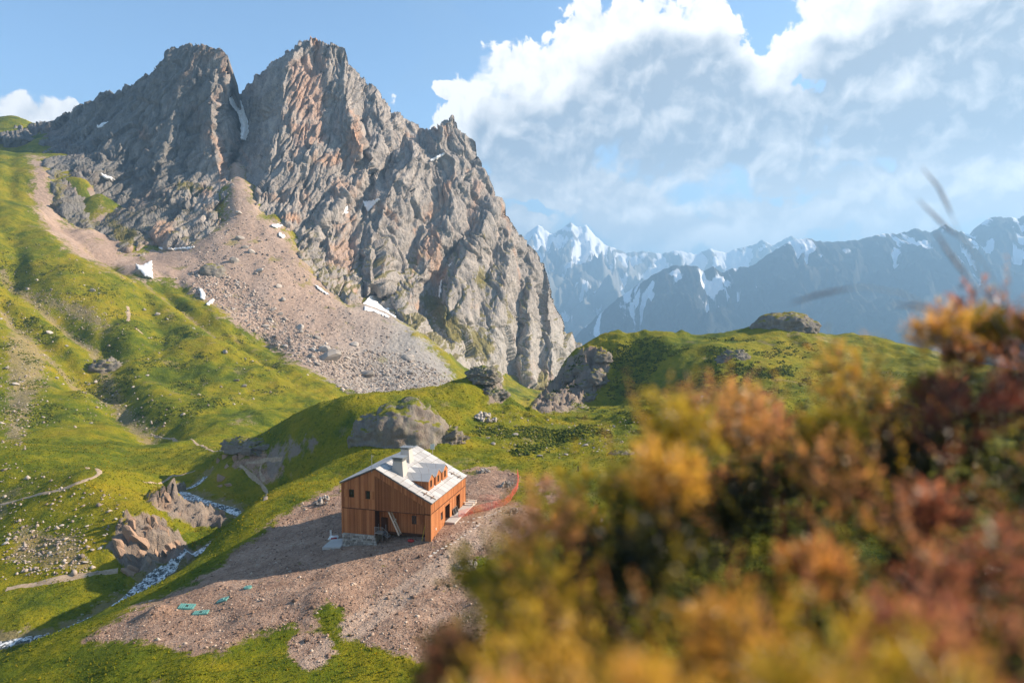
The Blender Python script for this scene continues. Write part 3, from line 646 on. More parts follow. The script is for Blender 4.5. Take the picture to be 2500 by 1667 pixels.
mU, mV = MUV[:, 0], MUV[:, 1]
a_turf = np.clip(np.max([poly_sd(mU, mV, q) for q in TURF], axis=0) / 22, -1, 1); a_rust = np.clip(np.max([poly_sd(mU, mV, q) for q in RUST], axis=0) / 25, -1, 1)
mountain = mesh_np('mountain', MVERT, MFC, rock_m, attrs=dict(turf=a_turf, rust=a_rust)); tag(mountain, kind='structure')

# ------------------------------------------------------------------ far ranges
def range_sheet(name, sky, Yc, run, drop, mat, seed, du=3.0, rows=170, rough=60.0, spur=320.0):
    u0, u1 = sky[0][0], sky[-1][0]; n = int((u1 - u0) / du)
    uu = np.linspace(u0, u1, n); vv = np.interp(uu, [q[0] for q in sky], [q[1] for q in sky])
    X = (uu - 1250) / F * Yc * 1.0; Zc = ZC + np.array([P(a, b, Yc)[2] - ZC for a, b in zip(uu, vv)])
    Zc = Zc + rough * 0.35 * fbm2(X / (Yc * 0.010), X * 0 + seed, 4, seed, 0.6)
    back = 20
    tt = np.concatenate([-np.linspace(1, 0, back, endpoint=False), np.linspace(0, 1, rows)])
    Tg, Xg = np.meshgrid(tt, X, indexing='ij'); Zg = np.broadcast_to(Zc, Tg.shape)
    at = np.abs(Tg)
    k = Yc * 0.075
    wq = 0.25 * k * fbm2(Xg / k, at * run / k, 3, seed + 21)
    sp = rid2((Xg + 0.25 * at * run + wq) / k, (at * run + wq) / (k * 1.9) + seed, 5, seed + 3, 0.55)
    gl = rid2((Xg + 0.1 * at * run + wq) / (k * 0.30), (at * run - wq) / (k * 0.8), 4, seed + 9, 0.58)
    Z = Zg - drop * (at ** 0.9) - spur * (1.2 - sp) * sstep(0, 0.18, at) - spur * 0.28 * (1 - gl) * sstep(0, 0.06, at) + rough * fbm2(Xg / (k * 0.12), at * run / (k * 0.12), 4, seed + 13) * sstep(0, 0.05, at)
    Yg = Yc - Tg * run + 0.05 * run * fbm2(Xg / k, at * 3, 2, seed + 17) * sstep(0, .1, at)
    gul = np.clip(1 - gl, 0, 1) * 0.6 + np.clip(1.1 - sp, 0, 1) * 0.6
    o = mesh_np(name, np.stack([Xg, Yg, Z], -1).reshape(-1, 3), grid_faces(*Xg.shape), mat, smooth=True, attrs=dict(gully=gul, level=at * np.sign(Tg + 1e-6)))
    return tag(o, kind='structure')
def range_material(name, snow_hi, snow_gain, k, br=1.0):
    m, t, out = material(name); p = t.pos()
    n = t.noise(p, k, 6, 0.65); n5 = t.noise(t.scalev(p, (1, 0.3, 0.3)), k * 5, 5, 0.7, 0.5)
    c = t.ramp(n, [(0.3, (0.022 * br, 0.028 * br, 0.024 * br)), (0.5, (0.045 * br, 0.045 * br, 0.04 * br)), (0.7, (0.085 * br, 0.08 * br, 0.072 * br))])
    forest = t.math('MULTIPLY', t.ss(t.math('ADD', t.attr('level'), t.math('MULTIPLY', n, 0.3)), 0.45, 0.75), 0.8 if br < 2 else 0.0)
    c = t.mix(forest, c, (0.045, 0.065, 0.04))
    s = t.math('ADD', t.math('MULTIPLY', t.attr('gully'), snow_gain), t.math('MULTIPLY', t.math('SUBTRACT', n5, 0.5), 1.5))
    s = t.math('SUBTRACT', s, t.math('MULTIPLY', t.attr('level'), 1.0 / snow_hi))
    c = t.mix(t.ss(s, 0.28, 0.42), c, (0.80, 0.82, 0.86))
    finish(t, out, t.bsdf(c, 0.9, spec=0.1)); return m
SKA = [(1240,960),(1340,905),(1420,805),(1500,735),(1560,692),(1600,668),(1622,655),(1650,648),(1700,650),(1716,662),(1738,650),(1762,666),(1785,655),(1832,650),(1870,622),(1922,590),(1962,582),(2000,590),(2052,590),(2100,583),(2152,570),(2180,572),(2232,558),(2265,568),(2298,548),(2330,566),(2366,575),(2380,552),(2400,535),(2420,529),(2470,533),(2500,526),(2620,500),(2760,540),(3000,520)]
SKB = [(1000,640),(1180,600),(1250,600),(1282,575),(1312,548),(1345,572),(1370,560),(1392,541),(1408,556),(1432,550),(1448,572),(1480,600),(1530,618),(1570,612),(1612,620),(1655,612),(1700,622),(1730,606),(1765,618),(1800,606),(1832,600),(1856,585),(1880,600),(1925,576),(1965,592),(2020,590),(2100,600),(2300,580)]
rmA = range_material('hazy_range_rock', 0.34, 0.80, 0.0011, 0.6); rmB = range_material('snowy_range_rock', 1.5, 1.10, 0.0014, 4.0)
range_sheet('mountain_range', SKA, 5200.0, 2600, 1150, rmA, 200, rough=26, spur=95)
range_sheet('mountain_range', SKB, 9300.0, 4600, 1800, rmB, 240, du=3.0, rows=150, rough=45, spur=230)
vm, t, out = material('valley_floor'); p = t.pos(); finish(t, out, t.bsdf(t.mix(t.noise(p, 0.002, 5), (0.05, 0.07, 0.03), (0.12, 0.13, 0.05)), 0.95))
vx = np.linspace(-15000, 15000, 40); vy = np.linspace(1000, 12000, 30); VX, VY = np.meshgrid(vx, vy)
vo = mesh_np('terrain', np.stack([VX, VY, -900 + 60 * fbm2(VX / 3000, VY / 3000, 3, 300)], -1).reshape(-1, 3), grid_faces(30, 40), vm, smooth=True); tag(vo, kind='structure')

# ------------------------------------------------------------------ haze: one even volume round everything
def box_obj(name, lo, hi, mat, parent=None):
    x0, y0, z0 = lo; x1, y1, z1 = hi
    V = [(x0, y0, z0), (x1, y0, z0), (x1, y1, z0), (x0, y1, z0), (x0, y0, z1), (x1, y0, z1), (x1, y1, z1), (x0, y1, z1)]
    return mesh_np(name, V, [(0, 3, 2, 1), (4, 5, 6, 7), (0, 1, 5, 4), (1, 2, 6, 5), (2, 3, 7, 6), (3, 0, 4, 7)], mat, parent)
hm = bpy.data.materials.new('haze_air'); hm.use_nodes = True; hm.node_tree.nodes.clear(); t = NT(hm.node_tree); out = t.new('ShaderNodeOutputMaterial')
pv = t.new('ShaderNodeVolumePrincipled'); pv.inputs['Density'].default_value = 1.5e-4; pv.inputs['Color'].default_value = (0.36, 0.65, 1.0, 1); pv.inputs['Anisotropy'].default_value = 0.2
t.l.new(pv.outputs[0], out.inputs['Volume'])
zs = [c[2] for o_ in col.objects if o_.type == 'MESH' for c in ((o_.data.vertices[k].co) for k in range(0, len(o_.data.vertices), 7))]
haze = box_obj('haze', (-15500, -300, min(zs) - 12), (15500, 15000, max(zs) + 12), hm); tag(haze, kind='stuff'); print('haze', min(zs), max(zs))

# ------------------------------------------------------------------ materials of built things
def wood_material(name, lo, mid, hi, scale=5.5, rough=0.75):
    m, t, out = material(name); p = t.objco()
    board = t.new('ShaderNodeTexWhiteNoise', noise_dimensions='1D')
    at = t.new('ShaderNodeAttribute'); at.attribute_name = 'board'; t.l.new(at.outputs['Fac'], board.inputs['W'])
    grain = t.noise(t.scalev(p, (9, 9, 0.7)), 2.2, 5, 0.65, 0.4); st = t.noise(p, 0.35, 4, 0.6)
    v = t.math('ADD', t.math('MULTIPLY', board.outputs['Value'], 0.5), t.math('ADD', t.math('MULTIPLY', grain, 0.3), t.math('MULTIPLY', st, 0.25)))
    c = t.ramp(v, [(0.2, lo), (0.55, mid), (0.9, hi)])
    finish(t, out, t.bsdf(c, rough, t.bump(grain, 0.4, 0.01), spec=0.25)); return m
def plain_material(name, c, rough=0.7, spec=0.3, var=0.25, scale=3.0, metallic=0.0):
    m, t, out = material(name); p = t.objco(); n = t.noise(p, scale, 5, 0.65)
    col_ = t.mix(n, tuple(x * (1 - var) for x in c), tuple(min(1, x * (1 + var)) for x in c))
    finish(t, out, t.bsdf(col_, rough, spec=spec, Metallic=metallic)); return m
larch = wood_material('larch_boards', (0.21, 0.072, 0.025), (0.39, 0.144, 0.052), (0.56, 0.25, 0.105))
larch_in = wood_material('larch_core', (0.05, 0.02, 0.010), (0.07, 0.028, 0.013), (0.09, 0.035, 0.017))  # core darkened to put the slat gaps' shade into its colour; trim shares it
palewood = wood_material('pale_timber', (0.42, 0.33, 0.25), (0.55, 0.44, 0.34), (0.66, 0.56, 0.45))
greywood = wood_material('weathered_shakes', (0.30, 0.27, 0.24), (0.40, 0.37, 0.34), (0.50, 0.47, 0.44))
roof_m, t, out = material('roof_panels'); p = t.objco()
oi = t.new('ShaderNodeObjectInfo'); rn = oi.outputs['Random']
bd = t.noise(t.scalev(p, (0.6, 7.0, 0.6)), 1.4, 4, 0.6); st = t.noise(p, 0.5, 5, 0.7)
v = t.math('ADD', t.math('MULTIPLY', rn, 0.35), t.math('ADD', t.math('MULTIPLY', bd, 0.35), t.math('MULTIPLY', st, 0.35)))
finish(t, out, t.bsdf(t.ramp(v, [(0.25, (0.30, 0.29, 0.285)), (0.5, (0.42, 0.415, 0.41)), (0.8, (0.54, 0.53, 0.52))]), 0.55, t.bump(bd, 0.3, 0.02), spec=0.4))
roofdeck = wood_material('roof_deck', (0.10, 0.085, 0.07), (0.14, 0.12, 0.10), (0.18, 0.155, 0.13))
metal = plain_material('galvanised_metal', (0.34, 0.36, 0.37), 0.45, 0.5, 0.15, 4, 0.6)
glass_m, t, out = material('window_glass'); finish(t, out, t.bsdf((0.012, 0.014, 0.016), 0.08, spec=0.6))
dark_m = plain_material('dark_void', (0.02, 0.018, 0.016), 0.9)
passage_sunlit = plain_material('sunlit_passage_tone', (0.55, 0.50, 0.45), 0.9)  # tone of sunlit concrete, painted on the passage backing
concrete = plain_material('concrete', (0.46, 0.43, 0.40), 0.9, 0.2, 0.2, 1.2)
white_m = plain_material('white_sheet', (0.75, 0.74, 0.72), 0.6)
red_m = plain_material('red_fabric', (0.45, 0.04, 0.035), 0.7)
yellow_m = plain_material('yellow_strap', (0.60, 0.42, 0.02), 0.6)
green_m = plain_material('teal_cover', (0.12, 0.30, 0.27), 0.5, 0.4, 0.2, 1.5)
net_m = plain_material('orange_net', (0.75, 0.15, 0.09), 0.6)
stone_m, t, out = material('field_stone'); p = t.objco(); n = t.noise(p, 1.8, 5, 0.7); oi = t.new('ShaderNodeObjectInfo')
sc_ = t.ramp(t.math('ADD', t.math('MULTIPLY', n, 0.6), t.math('MULTIPLY', oi.outputs['Random'], 0.4)), [(0.25, (0.20, 0.18, 0.16)), (0.5, (0.36, 0.32, 0.28)), (0.8, (0.52, 0.47, 0.42))])
finish(t, out, t.bsdf(sc_, 0.92, t.bump(n, 0.6, 0.08), spec=0.15))
masonry_m, t, out = material('rubble_masonry'); p = t.objco(); wn_ = t.new('ShaderNodeTexWhiteNoise', noise_dimensions='1D'); t.l.new(t.attr('board'), wn_.inputs['W'])
finish(t, out, t.bsdf(t.ramp(t.math('ADD', t.math('MULTIPLY', wn_.outputs['Value'], .75), t.math('MULTIPLY', t.noise(p, 4, 4, .7), .25)), [(0.1, (0.14, 0.125, 0.11)), (0.5, (0.32, 0.29, 0.26)), (0.9, (0.58, 0.54, 0.49))]), .92, t.bump(t.noise(p, 6, 4, .7), .5, .05)))
slab_m = plain_material('pale_slab', (0.62, 0.57, 0.51), 0.85, 0.2, 0.2, 4)

# ------------------------------------------------------------------ mesh builder
class MB:
    def __init__(s): s.v = []; s.f = []; s.b = []; s.k = 0
    def hexa(s, P8, board=None):
        n = len(s.v); s.v += [tuple(map(float, q)) for q in P8]
        s.f += [(n, n + 3, n + 2, n + 1), (n + 4, n + 5, n + 6, n + 7), (n, n + 1, n + 5, n + 4), (n + 1, n + 2, n + 6, n + 5), (n + 2, n + 3, n + 7, n + 6), (n + 3, n, n + 4, n + 7)]
        s.k += 1; s.b += [s.k * 1.37 if board is None else board] * 8; return s
    def box(s, lo, hi, board=None):
        (x0, y0, z0), (x1, y1, z1) = lo, hi
        return s.hexa([(x0, y0, z0), (x1, y0, z0), (x1, y1, z0), (x0, y1, z0), (x0, y0, z1), (x1, y0, z1), (x1, y1, z1), (x0, y1, z1)], board)
    def bar(s, a, b, w, h=None, up=(0, 0, 1)):
        a = Vector(a); b = Vector(b); d = (b - a).normalized(); h = h or w; u = Vector(up)
        if abs(d.dot(u)) > 0.98: u = Vector((1, 0, 0))
        sx = d.cross(u).normalized() * (w / 2); sy = sx.cross(d).normalized() * (h / 2)
        return s.hexa([a - sx - sy, a + sx - sy, b + sx - sy, b - sx - sy, a - sx + sy, a + sx + sy, b + sx + sy, b - sx + sy])
    def prism(s, poly, off):
        """poly: list of 3d points, off: extrusion vector"""
        n = len(s.v); m = len(poly); o = Vector(off); s.v += [tuple(Vector(q)) for q in poly] + [tuple(Vector(q) + o) for q in poly]
        s.f += [tuple(range(n, n + m)), tuple(range(n + 2 * m - 1, n + m - 1, -1))] + [(n + i, n + m + i, n + m + (i + 1) % m, n + (i + 1) % m) for i in range(m)]
        s.k += 1; s.b += [s.k * 1.37] * (2 * m); return s
    def build(s, name, mat, parent=None, bevel=0.0):
        me = bpy.data.meshes.new(name); me.from_pydata(s.v, [], s.f)
        a = me.attributes.new('board', 'FLOAT', 'POINT'); a.data.foreach_set('value', np.array(s.b, np.float32))
        bm = bmesh.new(); bm.from_mesh(me); bmesh.ops.recalc_face_normals(bm, faces=bm.faces); bm.to_mesh(me); bm.free()
        me.materials.append(mat); o = link(bpy.data.objects.new(name, me), parent)
        if bevel:
            md = o.modifiers.new('bevel', 'BEVEL'); md.width = bevel; md.segments = 1; md.limit_method = 'ANGLE'
        return o
def empty(name, loc, rz=0.0, parent=None):
    o = bpy.data.objects.new(name, None); o.empty_display_size = 0.5; link(o, parent); o.location = tuple(float(q) for q in loc); o.rotation_euler = (0, 0, rz); return o
def on_ground(u, v, y0=62.0):
    Y = hit_ground([u], [v], y0)[0]; return P(u, v, Y)

# ------------------------------------------------------------------ the wooden refuge
C0 = P(1052, 1318, 105.0)
RZ = math.atan2(-0.247, 0.968)
WG, LG, XA = 15.3, 17.2, -9.4          # gable width, length, ridge position
ZR, ZL, ZA, ZB = 5.8, 8.1, 10.7, 4.05   # right eave, left eave, ridge, floor band
house = empty('timber_house', C0, RZ)
tag(house, 'orange larch-clad alpine house with pale grey panelled gable roof on bare earth', 'house')
def roofz(x): return ZR + (x - 0) / XA * (ZA - ZR) if x >= XA else ZL + (x + WG) / (XA + WG) * (ZA - ZL)
rnd = random.Random(5)
# core volumes
core = MB()
core.prism([(-WG + .06, .06, ZB), (-.06, .06, ZB), (-.06, .06, ZR - .05), (XA, .06, ZA - .05), (-WG + .06, .06, ZL - .05)], (0, LG - .12, 0))
core.box((-WG + .06, .06, -.2), (-9.5, LG - .06, ZB)); core.box((-9.5, 1.6, -.2), (-1.3, LG - .06, ZB)); core.box((-1.0, .06, -.3), (-.06, 1.6, ZB))
for y0, y1, z0, z1 in ((1.6, 6.6, -.2, ZB), (8.7, 12.3, -.2, ZB), (14.0, LG - .06, -.2, ZB), (6.6, 8.7, 3.35, ZB), (12.3, 14.0, 3.5, ZB), (6.6, 8.7, -.2, .9), (12.3, 14.0, -.2, .9)):
    core.box((-1.3, y0, z0), (-.06, y1, z1))
core.build('wall', larch_in, house)
# boards
def boards(m, length, place, zbot, ztop, openings, pitch=0.178, proud=0.028, gap=0.016):
    n = int(length / pitch); w = length / n
    for k in range(n):
        a, b = k * w + gap / 2, (k + 1) * w - gap / 2; mid = (a + b) / 2
        segs = [(zbot(mid), None)]; cuts = sorted([(z0, z1) for (o0, o1, z0, z1) in openings if o0 - w * 0.3 < mid < o1 + w * 0.3])
        lo = zbot(mid); out_ = []
        for z0, z1 in cuts: out_.append((lo, z0, False)); lo = z1
        out_.append((lo, 0, True)); t_ = proud + rnd.uniform(0, 0.012); bid = rnd.random() * 97
        for z0, z1, last in out_:
            za, zb_ = (ztop(a), ztop(b)) if last else (z1, z1)
            if min(za, zb_) - z0 < 0.05: continue
            m.hexa([place(a, 0, z0), place(b, 0, z0), place(b, t_, z0), place(a, t_, z0), place(a, 0, za), place(b, 0, zb_), place(b, t_, zb_), place(a, t_, za)], bid)
gpl = lambda s, d, z: (-WG + s, .06 - d - .03, z)          # gable: s from the left corner, d outward
spl = lambda s, d, z: (-.06 + d + .03, s, z)               # long side
win_gable = [(WG - 13.97, WG - 13.1, 5.83, 7.15), (WG - 11.0, WG - 10.3, 5.75, 7.1)]
m = MB()
boards(m, 5.8, gpl, lambda s: ZB + .06, lambda s: roofz(-WG + s) - .12, win_gable)
boards(m, 5.8, gpl, lambda s: -.05, lambda s: ZB - .06, [])
m.build('cladding', larch, house)['kind'] = 'stuff'
m = MB()                                                     # solid band under the roof edge, right part of the gable
pr = lambda s, d, z: (-9.5 + s, .06 - d - .03, z)
boards(m, 9.5, pr, lambda s: max(ZB + .05, roofz(-9.5 + s) - 1.15) if s < 8.6 else ZB + .05, lambda s: roofz(-9.5 + s) - .12, [])
boards(m, 0.95, lambda s, d, z: (-.95 + s, .06 - d - .03, z), lambda s: -.3, lambda s: ZB - .05, [])
m.build('cladding', larch, house)['kind'] = 'stuff'
m = MB(); n_ = 68                                           # open slats of the screen
for k in range(n_):
    x = -9.45 + 8.5 * (k + .5) / n_; m.box((x - .034, -.02, ZB - .1), (x + .034, .035, roofz(x) - 1.16), rnd.random() * 90)
m.build('slat_screen', larch, house)['kind'] = 'stuff'
m = MB(); boards(m, 8.5, lambda s, d, z: (-9.45 + s, 1.6 - d, z), lambda s: 0.25, lambda s: ZB - .02, [(5.6, 6.4, 1.75, 3.15), (.35, 1.35, 0.2, 2.5)]); m.build('porch_cladding', larch, house)['kind'] = 'stuff'
m = MB()
boards(m, LG, spl, lambda s: ZB + .06, lambda s: ZR - .1, [])
boards(m, LG, spl, lambda s: -.3 + (.0 if s < 6.4 else 1.2), lambda s: ZB - .06, [(4.6, 5.3, 1.7, 2.95), (6.6, 8.7, 0, 3.35), (12.3, 14.0, 0, 3.5)])
m.build('cladding', larch, house)['kind'] = 'stuff'
m = MB(); m.box((-WG - .01, -.05, ZB - .06), (-9.5, .05, ZB + .05)); m.box((-9.5, -.07, ZB - .10), (.07, .05, ZB - .02)); m.box((-.05, -.06, ZB - .05), (.05, LG, ZB + .05)); m.build('floor_band', larch_in, house)
for (x, y) in ((-WG, 0), (0, 0), (0, LG)):
    m = MB(); zt = (ZL if x < -1 else ZR) - .05; m.box((x - .07, y - .07, -.3), (x + .07, y + .07, zt)); m.build('corner_post', larch, house)
# stone base under the left part, dry masonry
bm_ = MB(); bm_.box((-WG + .1, .02, -2.9), (-9.5, 3.0, -.08)); bs = bm_.build('stone_base', stone_m, house)
m = MB()
for r_ in range(9):
    x = -WG
    while x < -9.5:
        w_ = rnd.uniform(.25, .6); z0 = -.12 - .3 * (r_ + 1) + rnd.uniform(-.04, .04); j = rnd.uniform(0, .09)
        m.hexa([(x + .02, -.06 - j, z0), (x + w_ - .03, -.06 - j, z0 + .02), (x + w_, .06, z0), (x, .06, z0), (x + .05, -.05 - j, z0 + .27), (x + w_ - .05, -.04 - j, z0 + .25), (x + w_, .06, z0 + .27), (x, .06, z0 + .27)]); x += w_
m.build('masonry', masonry_m, bs)['kind'] = 'stuff'
# roof: slabs, then panels one by one
th = 0.16
def slope_pt(side, s, y, h=0.0):
    """s metres down the slope from the ridge"""
    if side > 0: d = Vector((-XA, 0, ZR - ZA)); L_ = d.length; d /= L_; nrm = Vector((-d.z, 0, d.x))
    else: d = Vector((-WG - XA, 0, ZL - ZA)); d.normalize(); nrm = Vector((d.z, 0, -d.x))
    q = Vector((XA, 0, ZA)) + d * s + nrm * h; return Vector((q.x, y, q.z))
roof = MB()
for side, ln in ((1, Vector((-XA, ZR - ZA)).length + .25), (-1, Vector((WG + XA, ZL - ZA)).length + .25)):
    a = [slope_pt(side, 0, -.2, -.02), slope_pt(side, ln, -.2, -.02), slope_pt(side, ln, LG + .2, -.02), slope_pt(side, 0, LG + .2, -.02)]
    b = [slope_pt(side, 0, -.2, th), slope_pt(side, ln, -.2, th), slope_pt(side, ln, LG + .2, th), slope_pt(side, 0, LG + .2, th)]
    roof.hexa(a + b)
roof = roof.build('roof', roofdeck, house)
for side, rows_ in ((1, 7), (-1, 4)):
    ln = (Vector((-XA, ZR - ZA)).length if side > 0 else Vector((WG + XA, ZL - ZA)).length) + .25; ps = ln / rows_; pw = (LG + .4) / 11; me0 = None
    for r_ in range(rows_):
        for c_ in range(11):
            y0 = -.2 + c_ * pw; s0 = r_ * ps; tl = 0.035 if r_ < rows_ - 1 else 0.0
            if me0 is None:
                o0 = slope_pt(side, 0, 0, th); pp = MB(); q = lambda s, y, h: slope_pt(side, s, y, th + h) - o0
                pp.hexa([q(.05, .03, .0), q(ps, .03, .0), q(ps, pw - .03, .0), q(.05, pw - .03, .0), q(.05, .03, .04), q(ps, .03, .10), q(ps, pw - .03, .10), q(.05, pw - .03, .04)])
                ob = pp.build('roof_panel', roof_m, roof); me0 = ob.data
            else: ob = link(bpy.data.objects.new('roof_panel', me0), roof)
            sh = slope_pt(side, s0, y0, th) + Vector((0, 0, rnd.uniform(0, .012))); ob.location = sh
m = MB(); m.bar(slope_pt(1, 0, -.22, th + .03), slope_pt(1, 0, LG + .22, th + .03), .3, .06); m.build('ridge_cap', metal, roof)
# dormers
for k, y0 in enumerate((3.0, 6.3, 9.6)):
    w_ = 2.5; xf = -1.55; zf = roofz(xf); zw = zf + 1.85; zp = zf + 2.75; xb = lambda z: XA * (z - ZR) / (ZA - ZR)
    dm_ = MB(); dm_.prism([(xf, y0, zf - .4), (xf, y0 + w_, zf - .4), (xf, y0 + w_, zw), (xf, y0 + w_ * .5, zp), (xf, y0, zw)], (xb(zw) - xf - .3, 0, 0))
    dm = dm_.build('dormer', larch, house)
    m = MB()
    boards(m, w_, lambda s, d, z: (xf + d + .004, y0 + s, z), lambda s: zf - .2, lambda s: zw + (zp - zw) * (1 - abs(s / w_ * 2 - 1)) - .03, [(.85, 1.6, zf + .6, zf + 1.75)], 0.175)
    boards(m, abs(xb(zw) - xf), lambda s, d, z: (xf - s, y0 - d - .004, z), lambda s: max(roofz(xf - s) + .1, zf - .2), lambda s: zw, [], 0.175)
    m.build('cladding', larch, dm)['kind'] = 'stuff'
    for s_, ya, yb in ((-1, y0 - .12, y0 + w_ / 2), (1, y0 + w_ + .12, y0 + w_ / 2)):
        ze = zw - .07; e0, e1 = (xf + .18, ya, ze), (xf + .18, yb, zp); f0, f1 = (xb(ze) - .2, ya, ze), (xb(zp) - .2, yb, zp)
        m = MB(); nseg = 3
        dirv = [Vector(f0) - Vector(e0), Vector(f1) - Vector(e1)]
        for q in range(nseg):
            ta, tb = q / nseg + .004, (q + 1) / nseg - .004
            A, Bq, Cq, D_ = Vector(e0) + dirv[0] * ta, Vector(e0) + dirv[0] * tb, Vector(e1) + dirv[1] * tb, Vector(e1) + dirv[1] * ta
            up = Vector((0, 0, .06 + .01 * q)); m.hexa([A, Bq, Cq, D_, A + up, Bq + up, Cq + up, D_ + up])
        m.build('dormer_roof', roof_m, dm)
    wn = MB(); wn.box((xf + .0, y0 + .87, zf + .62), (xf + .035, y0 + 1.58, zf + 1.73)); wf = wn.build('window', larch_in, dm)
    wn = MB(); wn.box((xf + .03, y0 + .94, zf + .69), (xf + .045, y0 + 1.51, zf + 1.66)); wn.build('pane', glass_m, dm)
# tapered chimney housings with metal caps
for k, (x, y, sz, hh) in enumerate(((-6.7, 3.5, 2.35, 2.2), (-8.0, 9.4, 2.1, 2.1))):
    zc = roofz(x); a, b = sz / 2, sz * .34; m = MB()
    m.hexa([(x - a, y - a, zc - 1), (x + a, y - a, zc - 1), (x + a, y + a, zc - 1), (x - a, y + a, zc - 1), (x - b, y - b, zc + hh), (x + b, y - b, zc + hh), (x + b, y + b, zc + hh), (x - b, y + b, zc + hh)])
    ch = m.build('chimney', greywood, roof)
    m = MB(); m.box((x - b - .12, y - b - .12, zc + hh), (x + b + .12, y + b + .12, zc + hh + .06))
    if k == 0:
        for dz in (.2, .42): m.box((x - b - .18, y - b - .18, zc + hh + dz), (x + b + .18, y + b + .18, zc + hh + dz + .05))
        m.hexa([(x - b - .3, y - b - .2, zc + hh + .62), (x + b + .2, y - b - .2, zc + hh + .56), (x + b + .2, y + b + .2, zc + hh + .56), (x - b - .3, y + b + .2, zc + hh + .62), (x - b - .3, y - b - .2, zc + hh + .67), (x + b + .2, y - b - .2, zc + hh + .61), (x + b + .2, y + b + .2, zc + hh + .61), (x - b - .3, y + b + .2, zc + hh + .67)])
    for q in (-1, 1):
        m.bar((x + q * b * .7, y - b * .7, zc + hh), (x + q * b * .7, y - b * .7, zc + hh + .6), .05); m.bar((x + q * b * .7, y + b * .7, zc + hh), (x + q * b * .7, y + b * .7, zc + hh + .6), .05)
    if k == 1: m.box((x - b - .2, y - b - .2, zc + hh + .3), (x + b + .2, y + b + .2, zc + hh + .36))
    m.build('chimney_cap', metal, roof)
# windows with open shutters
def window(name_, place, s0, s1, z0, z1, shutter):
    fr = MB()
    for (a, b, c, d) in ((s0, s0 + .07, z0, z1), (s1 - .07, s1, z0, z1), (s0 + .07, s1 - .07, z0, z0 + .07), (s0 + .07, s1 - .07, z1 - .07, z1)):
        fr.hexa([place(a, -.02, c), place(b, -.02, c), place(b, .02, c), place(a, .02, c), place(a, -.02, d), place(b, -.02, d), place(b, .02, d), place(a, .02, d)])
    w_ = fr.build('window', larch_in, house)
    pn = MB(); pn.hexa([place(s0 + .07, -.015, z0 + .07), place(s1 - .07, -.015, z0 + .07), place(s1 - .07, -.005, z0 + .07), place(s0 + .07, -.005, z0 + .07), place(s0 + .07, -.015, z1 - .07), place(s1 - .07, -.015, z1 - .07), place(s1 - .07, -.005, z1 - .07), place(s0 + .07, -.005, z1 - .07)])
    pn.build('pane', glass_m, w_)
    sh = MB(); a, b = shutter; n = 4
    for q in range(n):
        c, d = a + (b - a) * q / n + .006, a + (b - a) * (q + 1) / n - .006
        sh.hexa([place(c, .05, z0), place(d, .05, z0), place(d, .085, z0), place(c, .085, z0), place(c, .05, z1), place(d, .05, z1), place(d, .085, z1), place(c, .085, z1)])
    sh.build('shutter', larch, w_)
gw = lambda s, d, z: (s, .03 - d, z)
window('w', gw, -13.97, -13.1, 5.83, 7.15, (-14.85, -14.0)); window('w', gw, -11.0, -10.3, 5.75, 7.1, (-10.27, -9.6))
window('w', lambda s, d, z: (s, 1.57 - d, z), -3.85, -3.05, 1.75, 3.15, (-3.0, -2.15))
window('w', lambda s, d, z: (-.03 + d, s, z), 4.6, 5.3, 1.7, 2.95, (5.33, 5.95))
# door openings of the long side
m = MB(); m.box((-1.35, 6.6, .9), (-1.28, 8.7, 3.35)); m.build('passage_backing', passage_sunlit, house)  # pale backing stands in for sunlit concrete beyond the open passage
m = MB(); m.box((-1.25, 12.4, .9), (-1.2, 13.9, 3.5)); dd = m.build('door', larch, house)
m = MB(); m.box((-.02, 8.75, .92), (.07, 9.65, 3.3)); m.build('door', larch, house)
m = MB(); m.box((-1.3, 14.0, .9), (.10, 14.08, 3.5)); m.build('door_jamb', larch, house)
m = MB(); m.box((-9.15, 1.5, .25), (-8.15, 1.6, 2.4)); d2 = m.build('door', larch_in, house)
m = MB(); m.box((-6.9, 1.44, 1.75), (-6.5, 1.47, 2.45)); m.build('notice', white_m, house)
m = MB(); m.box((.02, 2.1, .9), (.06, 2.28, 1.25)); m.build('meter_box', white_m, house)
# timber stair up to the loft, metal landing
m = MB()
for yy in (.35, 1.15): m.bar((-7.45, yy, ZB + .1), (-5.55, yy, .15), .06, .24)
for q in range(13):
    f_ = (q + .5) / 13; m.box((-7.45 + 1.9 * f_ - .11, .37, ZB - 3.9 * f_ - .02), (-7.45 + 1.9 * f_ + .11, 1.13, ZB - 3.9 * f_ + .02))
m.build('stair', palewood, house)
m = MB(); m.box((-9.4, -.55, .42), (-8.0, .95, .48))
for (x, y) in ((-9.35, -.5), (-8.05, -.5), (-9.35, .9), (-8.05, .9)): m.bar((x, y, -.6), (x, y, 1.55), .05)
for z in (1.5, .55): m.bar((-9.35, -.5, z), (-8.05, -.5, z), .04)
for q in range(12): m.bar((-9.3 + q * .11, -.5, .5), (-9.3 + q * .11, -.5, 1.5), .018)
for q in range(3): m.box((-7.95 + q * .28, -.45, .28 - q * .19), (-7.68 + q * .28, .9, .31 - q * .19))
m.bar((-8.05, -.5, 1.5), (-7.15, -.5, .85), .04); m.bar((-7.15, -.5, -.25), (-7.15, -.5, .85), .04)
m.build('landing', metal, house)
# terrace along the long side
tz = .9
m = MB(); m.box((.04, 6.3, -1.6), (1.75, 18.6, tz)); m.build('terrace', concrete, house)
